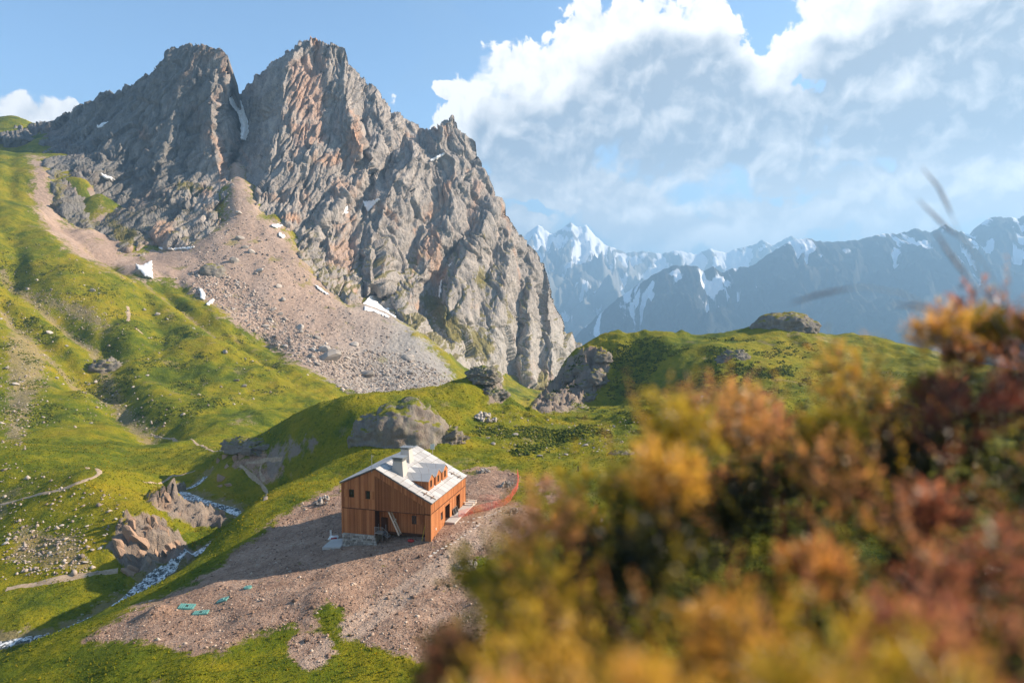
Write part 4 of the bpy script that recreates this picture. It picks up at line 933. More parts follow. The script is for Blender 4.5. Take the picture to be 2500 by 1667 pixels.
# mast, roof snow guards
m = MB(); m.bar((XA - .5, -.1, ZA - .6), (XA - .5, -.1, ZA + 2.3), .06); m.bar((XA - .9, -.1, ZA + 1.3), (XA - .2, -.1, ZA + 2.0), .04); m.bar((XA - .5, -.1, ZA + 2.0), (XA - .3, .3, ZA + 2.1), .04); m.build('mast', metal, roof)
for yy in (1.3, 14.4):
    m = MB(); A = slope_pt(1, 8.2, yy, th + .2); Bq = slope_pt(1, 10.7, yy + .4, th + .2); m.bar(A, Bq, .16, .10); sg = m.build('snow_guard', palewood, roof)
    for f_ in (.25, .75):
        c_ = A.lerp(Bq, f_); MB().bar(c_ + Vector((0, -.7, -.03)), c_ + Vector((0, .7, -.03)), .09, .14).build('bracket', larch_in, sg)
m = MB(); m.bar(slope_pt(1, -.1, LG + .1, .3), slope_pt(1, .8, LG + .1, 1.0), .07); m.build('ridge_stick', palewood, roof)
hw = lambda x, y, z: tuple(house.matrix_basis @ Vector((x, y, z)) if False else (C0[0] + x * math.cos(RZ) - y * math.sin(RZ), C0[1] + x * math.sin(RZ) + y * math.cos(RZ), C0[2] + z))
# things kept on or beside the house
o = empty('solar_panel', hw(.25, 11.0, tz), RZ)
m = MB(); m.hexa([(.18, -1.1, .0), (.22, -1.1, .0), (.22, 1.1, .0), (.18, 1.1, .0), (-.15, -1.1, 1.0), (-.11, -1.1, 1.0), (-.11, 1.1, 1.0), (-.15, 1.1, 1.0)]); m.build('panel', glass_m, o)
m = MB()
for yy in (-1.1, 1.1, 0): m.bar((.215, yy, .0), (-.115, yy, 1.0), .05)
m.bar((.215, -1.1, .02), (.215, 1.1, .02), .05); m.bar((-.115, -1.1, .99), (-.115, 1.1, .99), .05); m.build('frame', metal, o)
tag(o, 'dark solar panel leaning on the sunlit wall between the doorways', 'solar panel')
for k, (x, y) in enumerate(((1.0, 16.2), (1.05, 17.7))):
    o = empty('bench', hw(x, y, tz), RZ)
    m = MB(); m.box((-.95, -.22, .42), (.95, .22, .48)); m.build('seat', palewood, o)
    for q in (-.75, .75):
        m = MB(); m.box((q - .04, -.2, 0), (q + .04, .2, .42)); m.build('leg', palewood, o)
    tag(o, ('pale timber bench on the terrace, close to the house corner', 'pale timber bench at the outer end of the terrace')[k], 'bench', 'benches on the terrace')
o = empty('equipment_bag', hw(-3.5, .3, ground_z(*hw(-3.5, .3, 0)[:2]) - C0[2] + .02), RZ)
sv = []; 
bmv = bmesh.new(); bmesh.ops.create_icosphere(bmv, subdivisions=3, radius=1.0)
for v_ in bmv.verts:
    q = v_.co; v_.co = Vector((q.x * .55, q.y * .32, max(q.z, -.75) * .25 + .19 + .05 * math.sin(q.x * 7 + q.y * 5)))
me = bpy.data.meshes.new('sack'); bmv.to_mesh(me); bmv.free(); me.materials.append(red_m); link(bpy.data.objects.new('sack', me), o)
m = MB(); m.box((-.35, -.05, .40), (.35, .05, .46)); m.build('handle', dark_m, o)
tag(o, 'red equipment bag lying in the shaded porch of the house', 'bag')
o = MB().bar(hw(-1.55, .1, -.3), hw(-1.25, .9, 2.3), .06, .06).build('yellow_strap_pole', yellow_m); tag(o, 'yellow pole leaning in the porch beside the corner pier', 'pole')

# ------------------------------------------------------------------ things round the house
# concrete ramp slab and the white rubble sack at the shaded corner
q0 = hw(-16.9, .6, 0); o = empty('ramp_slab', (q0[0], q0[1], float(ground_z(q0[0], q0[1])) + .1), RZ + .12)
m = MB(); m.hexa([(-1.7, -1.4, -.5), (1.4, -1.6, -.3), (1.5, 1.3, .25), (-1.2, 1.3, -.1), (-1.7, -1.4, .0), (1.4, -1.6, .2), (1.5, 1.3, .75), (-1.2, 1.3, .4)]); m.build('slab', concrete, o); tag(o, 'tilted grey concrete slab by the stone base of the house', 'slab')
q0 = hw(-18.3, 2.6, 0); zz = float(ground_z(q0[0], q0[1]))
bmv = bmesh.new(); bmesh.ops.create_icosphere(bmv, subdivisions=3, radius=1.0)
for v_ in bmv.verts:
    q = v_.co; k = 1 + .22 * math.sin(5 * q.x + 3 * q.y) * math.cos(4 * q.z + 2 * q.y); v_.co = Vector((q.x * .85 * k, q.y * .6 * k, max(q.z, -.6) * .5 * k + .3))
o = empty('rubble_sack', (q0[0], q0[1], zz), .3); me = bpy.data.meshes.new('sack'); bmv.to_mesh(me); bmv.free(); me.materials.append(white_m); link(bpy.data.objects.new('sack', me), o)
m = MB(); m.box((-.5, -.62, .35), (.45, -.5, .62)); m.build('red_band', red_m, o); tag(o, 'crumpled white and red sack on the ground left of the house', 'sack')
q1 = hw(-19.2, 3.2, 0); zz = float(ground_z(q1[0], q1[1])); o = MB().box((q1[0] - .14, q1[1] - .05, zz - .2), (q1[0] + .14, q1[1] + .05, zz + 1.5)).build('marker_board', white_m); tag(o, 'narrow white upright board beside the crumpled sack', 'board')
# sign post
q = on_ground(1056, 1108); o = empty('information_sign', q, -.2)
MB().box((-.05, -.05, -.3), (.05, .05, 1.6)).build('post', palewood, o); MB().hexa([(-.55, -.09, 1.05), (.5, -.09, 1.15), (.5, -.05, 1.15), (-.55, -.05, 1.05), (-.5, -.09, 2.35), (.55, -.09, 2.45), (.55, -.05, 2.45), (-.5, -.05, 2.35)]).build('board', white_m, o)
tag(o, 'small white board on a post in the meadow behind the roof', 'sign')
q = on_ground(1464, 1290); o = empty('flag', q, .2)
MB().bar((0, 0, -.2), (.12, 0, 1.5), .05).build('pole', palewood, o); MB().hexa([(.08, 0, 1.0), (.55, .05, 1.25), (.55, .08, 1.25), (.08, .03, 1.0), (.12, 0, 1.55), (.42, .05, 1.75), (.42, .08, 1.75), (.12, .03, 1.55)]).build('cloth', white_m, o)
tag(o, 'small white flag on a stick in the grass beside the shrub', 'flag')
q = on_ground(1412, 1150); o = MB().hexa([(q[0] - .15, q[1] - .12, q[2] - .3), (q[0] + .18, q[1] - .12, q[2] - .3), (q[0] + .18, q[1] + .12, q[2] - .3), (q[0] - .15, q[1] + .12, q[2] - .3), (q[0] - .22, q[1] - .1, q[2] + 1.0), (q[0] + .02, q[1] - .1, q[2] + 1.15), (q[0] + .02, q[1] + .1, q[2] + 1.15), (q[0] - .22, q[1] + .1, q[2] + 1.0)]).build('wooden_stump', dark_m); tag(o, 'short dark post standing alone in the bright meadow', 'post')

# orange safety net
NETP = [(1119,1266),(1156,1253),(1205,1241),(1232,1234),(1248,1220),(1258,1204),(1264,1188),(1266,1174),(1263,1158)]
pp = np.array([on_ground(*a) for a in NETP]); net = empty('safety_net_fence', pp[0])
def along(pp, step):
    d = np.concatenate([[0], np.cumsum(np.linalg.norm(np.diff(pp, axis=0), axis=1))]); s = np.arange(0, d[-1], step); return np.stack([np.interp(s, d, pp[:, k]) for k in range(3)], -1)
npt = along(pp, .16); npt[:, 2] = ground_z(npt[:, 0], npt[:, 1]); HN = 1.25; nr = 9
sag = .10 * np.sin(np.arange(len(npt)) / 12.0) ** 2
m = MB(); base = Vector(pp[0])
def npos(i, j): return Vector(npt[i]) + Vector((.05 * math.sin(i * .7 + j), 0, (HN - sag[i]) * j / (nr - 1) + .05)) - base
for i in range(len(npt) - 1):
    for j in range(nr):
        m.bar(npos(i, j), npos(i + 1, j), .050, .014)
        if j < nr - 1: m.bar(npos(i, j), npos(i, j + 1), .036, .014)
m.build('net', net_m, net)['kind'] = 'stuff'
for i in range(0, len(npt), 22):
    q = Vector(npt[i]) - base; MB().bar(q + Vector((0, 0, -.3)), q + Vector((.03, 0, 1.45)), .05).build('post', palewood, net)
tag(net, 'orange plastic safety net on stakes curving round the earthworks', 'net fence')
q = hw(1.9, 19.6, 0); net2 = empty('safety_net_fence', (q[0], q[1], float(ground_z(q[0], q[1]))))
m = MB()
for i in range(24):
    for j in range(8):
        A = Vector((i * .16, .3 * math.sin(i * .15), j * .15)); m.bar(A, Vector(((i + 1) * .16, .3 * math.sin((i + 1) * .15), j * .15)), .026, .012); m.bar(A, A + Vector((0, 0, .15)), .02, .012)
m.build('net', net_m, net2)['kind'] = 'stuff'
for x in (0, 3.84): MB().bar((x, .3 * math.sin(x / .16 * .15), -.4), (x, .3 * math.sin(x / .16 * .15), 1.4), .06).build('post', palewood, net2)
tag(net2, 'short length of orange net behind the terrace benches', 'net fence')

# stone slabs marking the path
SL = [(1185,1335,62,20),(1228,1303,60,18),(1262,1279,50,16),(1312,1254,60,16),(1352,1232,50,15),(1398,1212,46,14),(1440,1190,40,16),(1475,1160,34,16),(1510,1137,34,14),(1545,1116,30,12),(1605,1075,36,12),(1650,1042,40,14),(1684,1016,54,18),(1700,996,34,10),(1640,978,50,12),(1582,974,36,12),(1530,972,34,12),(1500,984,26,10),(1410,990,60,14),(1640,940,38,12),(1700,926,56,14),(1760,920,36,10),(1800,908,40,12),(1832,898,36,12),(1862,890,40,14),(1880,876,36,12),(1922,860,50,20)]
slab_me = []
for k in range(4):
    bmv = bmesh.new(); n_ = 7; top_ = []; bot_ = []
    for i in range(n_):
        a = i / n_ * 6.283 + rnd.uniform(-.25, .25); r_ = rnd.uniform(.75, 1.0); x, y = math.cos(a) * r_, math.sin(a) * r_ * .8
        top_.append(bmv.verts.new((x * .94, y * .94, .5 + rnd.uniform(-.12, .12)))); bot_.append(bmv.verts.new((x, y, -1.2)))
    bmv.faces.new(top_); bmv.faces.new(bot_[::-1])
    for i in range(n_): bmv.faces.new((bot_[i], bot_[(i + 1) % n_], top_[(i + 1) % n_], top_[i]))
    me = bpy.data.meshes.new('stone_slab'); bmv.to_mesh(me); bmv.free(); me.materials.append(slab_m); slab_me.append(me)
for k, (zx, zy, w_, h_) in enumerate(SL):
    u, v = 780 + zx / 4.3556, 1050 + zy / 4.3556; Y = hit_ground([u], [v])[0]; q = P(u, v, Y)
    o = link(bpy.data.objects.new('stone_slab', slab_me[k % 4])); wm = w_ / 4.3556 / F * Y * .52
    o.location = tuple(q); o.scale = (wm, max(.22, wm * rnd.uniform(.5, .75)), .10); o.rotation_euler = (rnd.uniform(-.05, .05), rnd.uniform(-.05, .05), .55 + rnd.uniform(-.3, .3))
    tag(o, 'pale flat stone slab in the row marking the path by the house', 'stone slab', 'slabs marking the path')

# teal covers of the buried tanks
def cover(u, v, w_, d_, rz, label, round_=False, slats=True):
    q = on_ground(u, v); gzx = (float(ground_z(q[0] + .6, q[1])) - float(ground_z(q[0] - .6, q[1]))) / 1.2; gzy = (float(ground_z(q[0], q[1] + .6)) - float(ground_z(q[0], q[1] - .6))) / 1.2
    o = empty('tank_cover', (q[0], q[1], q[2] + .06), 0); o.rotation_euler = (math.atan(gzy), -math.atan(gzx), rz)
    if round_:
        n_ = 20; m = MB(); m.prism([(math.cos(i / n_ * 6.2832) * w_ / 2, math.sin(i / n_ * 6.2832) * w_ / 2, -.1) for i in range(n_)], (0, 0, .26)); m.build('lid', green_m, o)
        MB().box((-.12, -.12, .16), (.12, .12, .22)).build('handle', green_m, o)
    else:
        MB().box((-w_ / 2, -d_ / 2, -.12), (w_ / 2, d_ / 2, .08)).build('lid', green_m, o)
        if slats:
            for i in range(7):
                x = -w_ / 2 + w_ * (i + .5) / 7; MB().box((x - w_ / 20, -d_ / 2 + .06, .08), (x + w_ / 20, d_ / 2 - .06, .17)).build('rib', green_m, o)
        MB().box((-.12, -.2, .08), (.12, .2, .2)).build('hatch', dark_m if slats else green_m, o)
    tag(o, label, 'tank cover', 'teal tank covers in the earth')
cover(456, 1482, 2.1, 1.5, .12, 'teal ribbed tank cover beside the earth mound, farther of the ribbed pair')
cover(490, 1497, 2.0, 1.3, .12, 'teal ribbed tank cover, nearer of the two ribbed ones')
cover(545, 1464, 1.5, 1.3, -.08, 'smooth rectangular teal tank cover', slats=False)
cover(605, 1435, 1.15, 1.1, 0, 'round teal tank lid closest to the house shadow', round_=True)

# ------------------------------------------------------------------ paths, stream
def ribbon(name, pts, wid, mat, lift=.06, kind='structure', y0=62.0, world=None, jit=.25, step=None):
    if world is None:
        Ys = hit_ground([p_[0] for p_ in pts], [p_[1] for p_ in pts], y0); pw = np.array([P(a[0], a[1], Y) for a, Y in zip(pts, Ys)])
    else: pw = world
    # smooth curve through the points
    d = np.concatenate([[0], np.cumsum(np.linalg.norm(np.diff(pw[:, :2], axis=0), axis=1))]); st = step or max(.4, wid * .5); s = np.arange(0, d[-1], st)
    xy = np.stack([np.interp(s, d, pw[:, 0]), np.interp(s, d, pw[:, 1])], -1)
    for _ in range(int(6)): xy[1:-1] = (xy[:-2] + 2 * xy[1:-1] + xy[2:]) / 4
    tn = np.gradient(xy, axis=0); tn /= np.linalg.norm(tn, axis=1, keepdims=True) + 1e-9; nr_ = np.stack([-tn[:, 1], tn[:, 0]], -1)
    nc = 7; ws = wid * (1 + jit * 2 * n2(s / (wid * 3 + 1), s * 0 + 3.3, 4)); rows_ = []
    for c_ in np.linspace(-1, 1, nc):
        e = .12 * wid * n2(s / wid, s * 0 + c_ * 5, 8); q = xy + nr_ * ((c_ * ws / 2 + e)[:, None]); rows_.append(np.stack([q[:, 0], q[:, 1], ground_z(q[:, 0], q[:, 1]) + lift * (1 - abs(c_) ** 4 * 1.6)], -1))
    G = np.stack(rows_, 1); o = mesh_np(name, G.reshape(-1, 3), grid_faces(len(s), nc), mat, smooth=True); return tag(o, kind=kind), G
path_m, t, out = material('trodden_path'); p = t.pos(); n = t.noise(p, 1.2, 5, 0.7); finish(t, out, t.bsdf(t.ramp(n, [(0.3, (0.28, 0.20, 0.13)), (0.7, (0.47, 0.37, 0.27))]), 0.95, t.bump(n, .6, .1)))
for pts_, w_ in (([(-30,1238),(40,1222),(110,1204),(180,1184),(225,1168),(246,1156),(240,1147),(212,1140)], 1.3), ([(15,1438),(60,1428),(130,1415),(190,1406),(235,1399),(290,1391)], 2.0), ([(368,1058),(420,1070),(480,1083),(556,1100)], 1.1),
                 ([(585,1136),(612,1160),(640,1182),(652,1203),(648,1222)], 1.0), ([(640,1128),(632,1150),(645,1175)], .8), ([(350,1176),(420,1160),(480,1146)], .9), ([(312,748),(314,765),(312,786)], 2.4), ([(330,800),(345,812),(350,816)], 1.6), ([(600,1130),(650,1120),(690,1119)], .8)):
    ribbon('path', pts_, w_, path_m, .07)
water_m, t, out = material('stream_water'); p = t.pos(); n = t.noise(p, 0.8, 6, 0.72, 1.2); foam = t.ss(n, 0.43, 0.58)
c_ = t.mix(foam, (0.035, 0.045, 0.04), (0.82, 0.84, 0.85)); finish(t, out, t.bsdf(c_, t.math('ADD', 0.08, t.math('MULTIPLY', foam, 0.6)), t.bump(n, .8, .25), spec=.5))
ribbon('water', None, 3.4, water_m, .32, world=STREAM, jit=.35, step=.5)
snow_m, t, out = material('old_snow'); p = t.pos(); n = t.noise(p, 0.22, 6, 0.72); finish(t, out, t.bsdf(t.ramp(n, [(0.28, (0.46, 0.43, 0.40)), (0.42, (0.72, 0.72, 0.72)), (0.7, (0.86, 0.87, 0.88))]), 0.7, t.bump(n, .4, .4), spec=.3))

# ------------------------------------------------------------------ snow patches lying in the gullies and at the foot of the cliffs
SNOW = [([(556,240),(575,230),(588,245),(596,272),(605,295),(607,322),(598,345),(586,338),(587,305),(578,272),(562,256)], 'long snow strip filling the gully between the two peaks'),
 ([(236,305),(255,297),(275,295),(268,303),(248,311),(236,312)], 'small snow patch on the dark left peak below the skyline'),
 ([(242,418),(262,428),(283,436),(268,438),(252,434)], 'snow patch in the hollow under the left peak'),
 ([(815,525),(835,510),(862,490),(866,500),(850,520),(830,540),(812,548)], 'ragged snow patch on the shaded ramp, left of two'),
 ([(884,490),(900,490),(930,482),(915,498),(898,518),(892,508)], 'wedge-shaped snow patch on the shaded ramp, right of two'),
 ([(886,738),(905,720),(932,722),(934,742),(965,760),(972,772),(945,775),(910,760),(888,758)], 'large snow patch at the foot of the big buttress'),
 ([(764,690),(780,700),(805,718),(800,720),(776,706)], 'thin snow edge along the top of the scree'),
 ([(385,602),(420,605),(475,600),(465,607),(420,610),(388,608)], 'thin curved snow strip under the lower cliff'),
 ([(328,642),(345,648),(370,634),(370,678),(352,675),(335,655)], 'bright snow patch where scree meets the meadow'),
 ([(485,705),(492,702),(500,718),(497,732),(488,728)], 'narrow upright snow patch beside the grassy mound'),
 ([(500,742),(512,732),(523,724),(520,735),(508,745)], 'small snow patch below the grassy mound'),
 ([(1072,690),(1080,676),(1078,700),(1074,728),(1069,722)], 'thin upright snow streak in the right-hand gully'),
 ([(1090,648),(1105,638),(1100,650),(1088,657)], 'small snow patch on the right-hand buttress'),
 ([(1047,390),(1070,378),(1090,370),(1082,380),(1055,392)], 'narrow slanting snow strip under the right pinnacle'),
 ([(655,548),(680,545),(692,549),(675,556)], 'small snow patch where the scree meets the main peak'),
 ([(680,565),(698,575),(690,582),(680,576)], 'tiny snow patch beside the top of the scree')]
SGRID_U, SGRID_V = us, vs_
MVr = MV.reshape(nv, nu, 3)
hasg = None
def sight(u, v):
    """world point seen through pixels: rock massif or ground, whichever is nearer"""
    Yg = hit_ground(u, v); u = np.asarray(u, float); v = np.asarray(v, float)
    j = np.clip(np.round((v - 86) / DU).astype(int), 0, nv - 1); i = np.clip(np.round((u + 60) / DU).astype(int), 0, nu - 1)
    Ym = np.where(valid[j, i], MVr[j, i, 1], 1e9); return np.where(np.isnan(Yg), Ym, np.minimum(Yg, Ym))
for poly, lab in SNOW:
    c_ = np.array(poly, float); u0, v0 = c_.min(0) - 3; u1, v1 = c_.max(0) + 3; st = 1.6
    UU2, VV2 = np.meshgrid(np.arange(u0, u1, st), np.arange(v0, v1, st)); Yh = sight(UU2.ravel(), VV2.ravel()).reshape(UU2.shape)
    sd = poly_sd(UU2, VV2, poly) + 1.6 * n2(UU2 / 5, VV2 / 5, 5); ok = (sd > 0) & (Yh < 1e8)
    Yh = np.where(Yh > 1e8, np.nan, Yh); fill = np.nanmedian(Yh[ok]) if ok.any() else 600; Yh = np.where(np.isnan(Yh), fill, Yh)
    Yh = smooth(Yh, 8) - (5.0 if 'peaks' in lab else 3.0) - 1.2 * np.clip(sd / 6, 0, 1)
    x_ = (UU2 - 1250) / F; z_ = -(VV2 - 833.5) / F; f_ = CP + z_ * SP
    V3 = np.stack([x_ / f_ * Yh, Yh, ZC + (z_ * CP - SP) / f_ * Yh], -1)
    fc = grid_faces(*UU2.shape); fc = fc[ok.ravel()[fc].all(1)][:, ::-1]
    if not len(fc): continue
    n0 = UU2.size; V2 = np.concatenate([V3.reshape(-1, 3), V3.reshape(-1, 3) + np.array([0, 3.0, -1.2])])
    from collections import Counter
    ed = {}
    for f4 in fc:
        for a, b in zip(f4, np.roll(f4, -1)): ed[(a, b)] = 1
    side = [(b, a, a + n0, b + n0) for (a, b) in ed if (b, a) not in ed]
    fall = np.concatenate([fc, np.array(side), fc[:, ::-1] + n0]); kp = np.zeros(len(V2), bool); kp[fall.ravel()] = True; rm_ = np.cumsum(kp) - 1
    o = mesh_np('snow_patch', V2[kp], rm_[fall], snow_m, smooth=True); tag(o, lab, 'snow patch', 'snow patches under the peaks')

# ------------------------------------------------------------------ rock domes standing out of the turf
outcrop_m, t, out = material('outcrop_rock'); p = t.pos(); p3_ = t.scalev(p, (3.2, 3.2, 3.2)); rc, r1, r2, r3 = rock_colour(t, p3_, 0.012, 0.35); rc = t.mix(.60, rc, (0.12, 0.105, 0.085))
rc = t.mix(t.math('MULTIPLY', t.ss(t.noise(p, 0.5, 5, .6), .5, .62), .35), rc, (0.30, 0.28, 0.20))
geo = t.new('ShaderNodeNewGeometry'); nz = t.new('ShaderNodeSeparateXYZ'); t.l.new(geo.outputs['Normal'], nz.inputs[0]); gg_, _, _, _ = grass_colour(t, p)
tf = t.ss(t.math('ADD', nz.outputs[2], t.math('MULTIPLY', t.math('SUBTRACT', t.noise(p, 0.22, 5, .65), .5), 1.5)), 0.72, 0.90)
hg = t.math('ADD', t.noise(t.scalev(p, (1, 1, .4)), 0.8, 6, .7), t.math('MULTIPLY', t.noise(p, 3, 4, .7), .4))
finish(t, out, t.bsdf(t.mix(t.math('MULTIPLY', tf, .9), rc, gg_), .92, t.bump(hg, .9, .6), spec=.12))
def dome(name, u, v, Y, rx, ry, rz_, seed, label, rot=0.0, sink=.25, squash=2.4, amp=1.0, fa=1.0, cat='rock outcrop', res=(110, 54), parent=None):
    c = P(u, v, Y); th_, ph = np.meshgrid(np.linspace(0, 2 * np.pi, res[0], endpoint=False), np.linspace(-.25, np.pi / 2, res[1]))
    ex = 2.0 / squash; sg = lambda a: np.sign(a) * np.abs(a) ** ex
    x = np.cos(th_) * sg(np.cos(ph)); y = np.sin(th_) * sg(np.cos(ph)); z = sg(np.sin(ph)); X = x * rx; Y_ = y * ry; Z = z * rz_
    s_ = max(rx, ry); k = 1 + amp * (.16 * fbm3(X / s_ * 2.2 + seed, Y_ / s_ * 2.2, Z / s_ * 2.2, 3, seed) + .10 * fa * facets(X / s_ * 3.2 + seed, Y_ / s_ * 3.2, Z / s_ * 5, seed) + .05 * fa * facets(X / s_ * 8 + seed, Y_ / s_ * 8, Z / s_ * 11, seed + 3))
    X, Y_, Z = X * k, Y_ * k, Z * k; cr, sr_ = math.cos(rot), math.sin(rot); V = np.stack([X * cr - Y_ * sr_, X * sr_ + Y_ * cr, Z], -1)
    n_u = res[0]; i = np.arange(res[1] - 1)[:, None] * n_u; jj = np.arange(n_u)[None, :]; jn = (jj + 1) % n_u
    fc = np.stack([i + jj, i + jn, i + n_u + jn, i + n_u + jj], -1).reshape(-1, 4)
    g0 = float(ground_z(c[0], c[1])); o = mesh_np(name, V.reshape(-1, 3), fc, outcrop_m); o.location = (c[0], c[1], g0 - rz_ * sink); tag(o, label, cat); return o
dome('rock_outcrop', 985, 1060, 168, 11.5, 9, 10.5, 3, 'rounded grey rock dome with turf patches behind the house', .3, .12, 2.1, .8, .25)
dome('rock_outcrop', 925, 1050, 166, 7.0, 6, 7.5, 8, 'dark shaded rock shoulder leaning against the big dome', .5, .1, 2.3, .8, .3)
dome('rock_outcrop', 1075, 1060, 170, 6.0, 4.0, 3.6, 18, 'low rock apron at the sunny foot of the dome', -.4, .2)
dome('rock_outcrop', 1915, 830, 318, 14.5, 9, 7.5, 5, 'pale layered rock knob crowning the right-hand hill', -.25, .05, 2.2, .8, .4)
dome('rock_outcrop', 1795, 885, 270, 8.0, 6, 5.0, 12, 'squat rock bluff on the right-hand hill slope', .4, .5, 2.2, .7)
dome('rock_outcrop', 1180, 925, 234, 6.0, 5, 4.0, 15, 'rugged rock crest at the end of the low green ridge', .3, .2)
dome('rock_outcrop', 605, 1098, 214, 10, 4.0, 3.6, 21, 'long dark rock crest above the stream bend', -.5, .35)
dome('boulder', 430, 1180, 203, 2.6, 2.0, 3.4, 31, 'big square boulder standing in the stream bend', .2, .12, 4.5, .5, 1.0, 'boulder', (50, 26))
dome('boulder', 262, 868, 385, 9.0, 7, 8, 33, 'dark rock lump beside the gully on the green slope', .5, .3, 2.4, 1.0, 1.0, 'rock outcrop', (60, 30))
dome('boulder', 520, 690, 548, 11, 8, 9, 34, 'dark grassy mound rising from the scree', .5, .25, 2.2, .8, .5, 'mound', (60, 30))
dome('boulder', 1518, 1118, 158, 3.2, 2.2, 1.3, 36, 'low dark rock hump in the meadow near the shrub', .2, .3, 2.4, 1.0, 1.0, 'rock', (50, 24))

warm_m, t, out = material('warm_bank_rock'); p = t.pos(); pk = t.scalev(p, (2.5, 2.5, 2.5)); rc, r1, r2, r3 = rock_colour(t, pk, 0.02, 0.75); rc = t.mix(.78, rc, (0.37, 0.235, 0.155))
finish(t, out, t.bsdf(rc, .93, t.bump(t.noise(t.scalev(p, (1, 1, .4)), 1.4, 5, .7), .8, .4), spec=.1))
cshape = []
for k in range(6):
    bmv = bmesh.new(); bmesh.ops.create_icosphere(bmv, subdivisions=3, radius=1.0); rr = random.Random(140 + k); pl_ = [(Vector((rr.gauss(0, 1), rr.gauss(0, 1), rr.gauss(0, .6))).normalized(), rr.uniform(.35, .85)) for _ in range(14)]
    for v_ in bmv.verts:
        q = v_.co.copy()
        for n_, d_ in pl_:
            e = q.dot(n_) - d_
            if e > 0: q -= n_ * e
        v_.co = Vector((q.x * .75, q.y * .6, q.z * 1.3))
    me = bpy.data.meshes.new('crag'); bmv.to_mesh(me); bmv.free(); me.materials.append(warm_m); cshape.append(me)
def crag_block(u, v, Y, r_, lab, grp, rq):
    q = P(u, v, Y); o = link(bpy.data.objects.new('crag', cshape[rq.randint(6)])); o.location = (q[0], q[1], q[2] - r_ * .35); o.scale = (r_ * rq.uniform(.8, 1.3), r_ * rq.uniform(.7, 1.0), r_ * rq.uniform(.7, 1.1))
    o.rotation_euler = (rq.uniform(-.2, .3), rq.uniform(-.75, -.25), rq.uniform(-.3, .5)); tag(o, lab, 'crag', grp)
for ip, (pi_, n_, lo_, hi_, lab, grp) in enumerate(((0, 26, 1.2, 3.0, 'jagged crag in the cliff above the stream', 'crags above the stream'), (1, 4, 1.0, 2.0, 'weathered crag on the crest of the near mound', 'crags on the near mound'),
        (2, 9, 3.0, 5.5, 'steep grey crag on the shaded flank of the right-hand hill', 'crags of the right-hand hill'), (4, 8, 1.5, 3.0, 'dark crag on the ridge over the stream bend', 'crags over the stream bend'), (5, 6, 2.0, 3.6, 'pinkish crag on the cliff end of the low ridge', 'crags on the low ridge'), (6, 4, 1.4, 2.6, 'shaded crag on the bank over the stream', 'crags on the shaded bank'))):
    pg = ROCKP[pi_]; ar = np.array(pg, float); rq = np.random.RandomState(60 + ip); got = 0
    while got < n_:
        u, v = rq.uniform(ar[:, 0].min(), ar[:, 0].max()), rq.uniform(ar[:, 1].min(), ar[:, 1].max())
        if poly_sd(np.array([u]), np.array([v]), pg)[0] < 3: continue
        Y = hit_ground([u], [v], 130.0)[0]; got += 1
        if not Y == Y: continue
        r_ = rq.uniform(lo_, hi_)
        if pi_ in (0, 1, 4, 6): crag_block(u, v, Y, r_, lab, grp, rq); continue
        dome('crag', u, v, Y, r_ * 1.1, r_ * .75, r_ * rq.uniform(.7, 1.1), 70 + got + 20 * ip, lab, rq.uniform(.2, .9), .66, 2.6, 1.1, 1.0, 'crag', (44, 22))['group'] = grp
# ------------------------------------------------------------------ boulders: six shapes, many stones
bshape = []
for k in range(6):
    bmv = bmesh.new(); bmesh.ops.create_icosphere(bmv, subdivisions=2, radius=1.0); rr = random.Random(40 + k); pl_ = [(Vector((rr.gauss(0, 1), rr.gauss(0, 1), rr.gauss(0, 1))).normalized(), rr.uniform(.5, .9)) for _ in range(9)]
    for v_ in bmv.verts:
        q = v_.co.copy()
        for n_, d_ in pl_:
            e = q.dot(n_) - d_
            if e > 0: q -= n_ * e
        v_.co = Vector((q.x * 1.15, q.y * .9, q.z * .8))
    me = bpy.data.meshes.new('boulder'); bmv.to_mesh(me); bmv.free(); me.materials.append(stone_m); bshape.append(me)
def put_boulder(u, v, size, label, group=None, flat=1.0, cat='boulder', Y=None):
    Y = hit_ground([u], [v])[0] if Y is None else Y
    if not Y == Y: return None
    q = P(u, v, Y); o = link(bpy.data.objects.new('boulder', bshape[rnd.randrange(6)])); o.location = (q[0], q[1], q[2] + size * .12)
    o.scale = (size * rnd.uniform(.85, 1.2), size * rnd.uniform(.8, 1.1), size * rnd.uniform(.7, 1.0) * flat); o.rotation_euler = (rnd.uniform(-.4, .4), rnd.uniform(-.4, .4), rnd.uniform(0, 6.28)); tag(o, label, cat, group); return o
for (u, v, s_, lab) in ((569, 640, 6.5, 'largest grey boulder high on the scree, above the grassy mound'), (586, 583, 5.0, 'angular boulder under the scree apex, top of a line of three'), (598, 605, 3.2, 'middle boulder of the line of three on the upper scree'), (614, 616, 4.2, 'lowest boulder of the line of three on the upper scree'),
                        (634, 662, 4.4, 'pale boulder alone on the pink scree, upper of four'), (679, 700, 4.2, 'pale boulder on the pink scree, second of four'), (690, 733, 4.0, 'pale boulder on the pink scree, third of four'), (669, 757, 3.4, 'pale boulder on the pink scree, lowest of four'), (582, 522, 4.5, 'boulder just below the mouth of the snow gully'),
                        (805, 875, 10.5, 'huge dark tilted block on the lower scree'), (790, 858, 6.5, 'dark block at the upper end of the huge tilted block'), (892, 917, 7.0, 'long dark boulder on the scree right of the huge block'), (866, 843, 4.5, 'flat grey boulder above the long dark boulder'), (995, 877, 6.0, 'grey boulder near the right margin of the scree'), (757, 872, 4.0, 'rounded boulder at the meadow edge of the scree')):
    put_boulder(u, v, s_ * .8, lab, 'landmark boulders of the scree')
rs = np.random.RandomState(3)
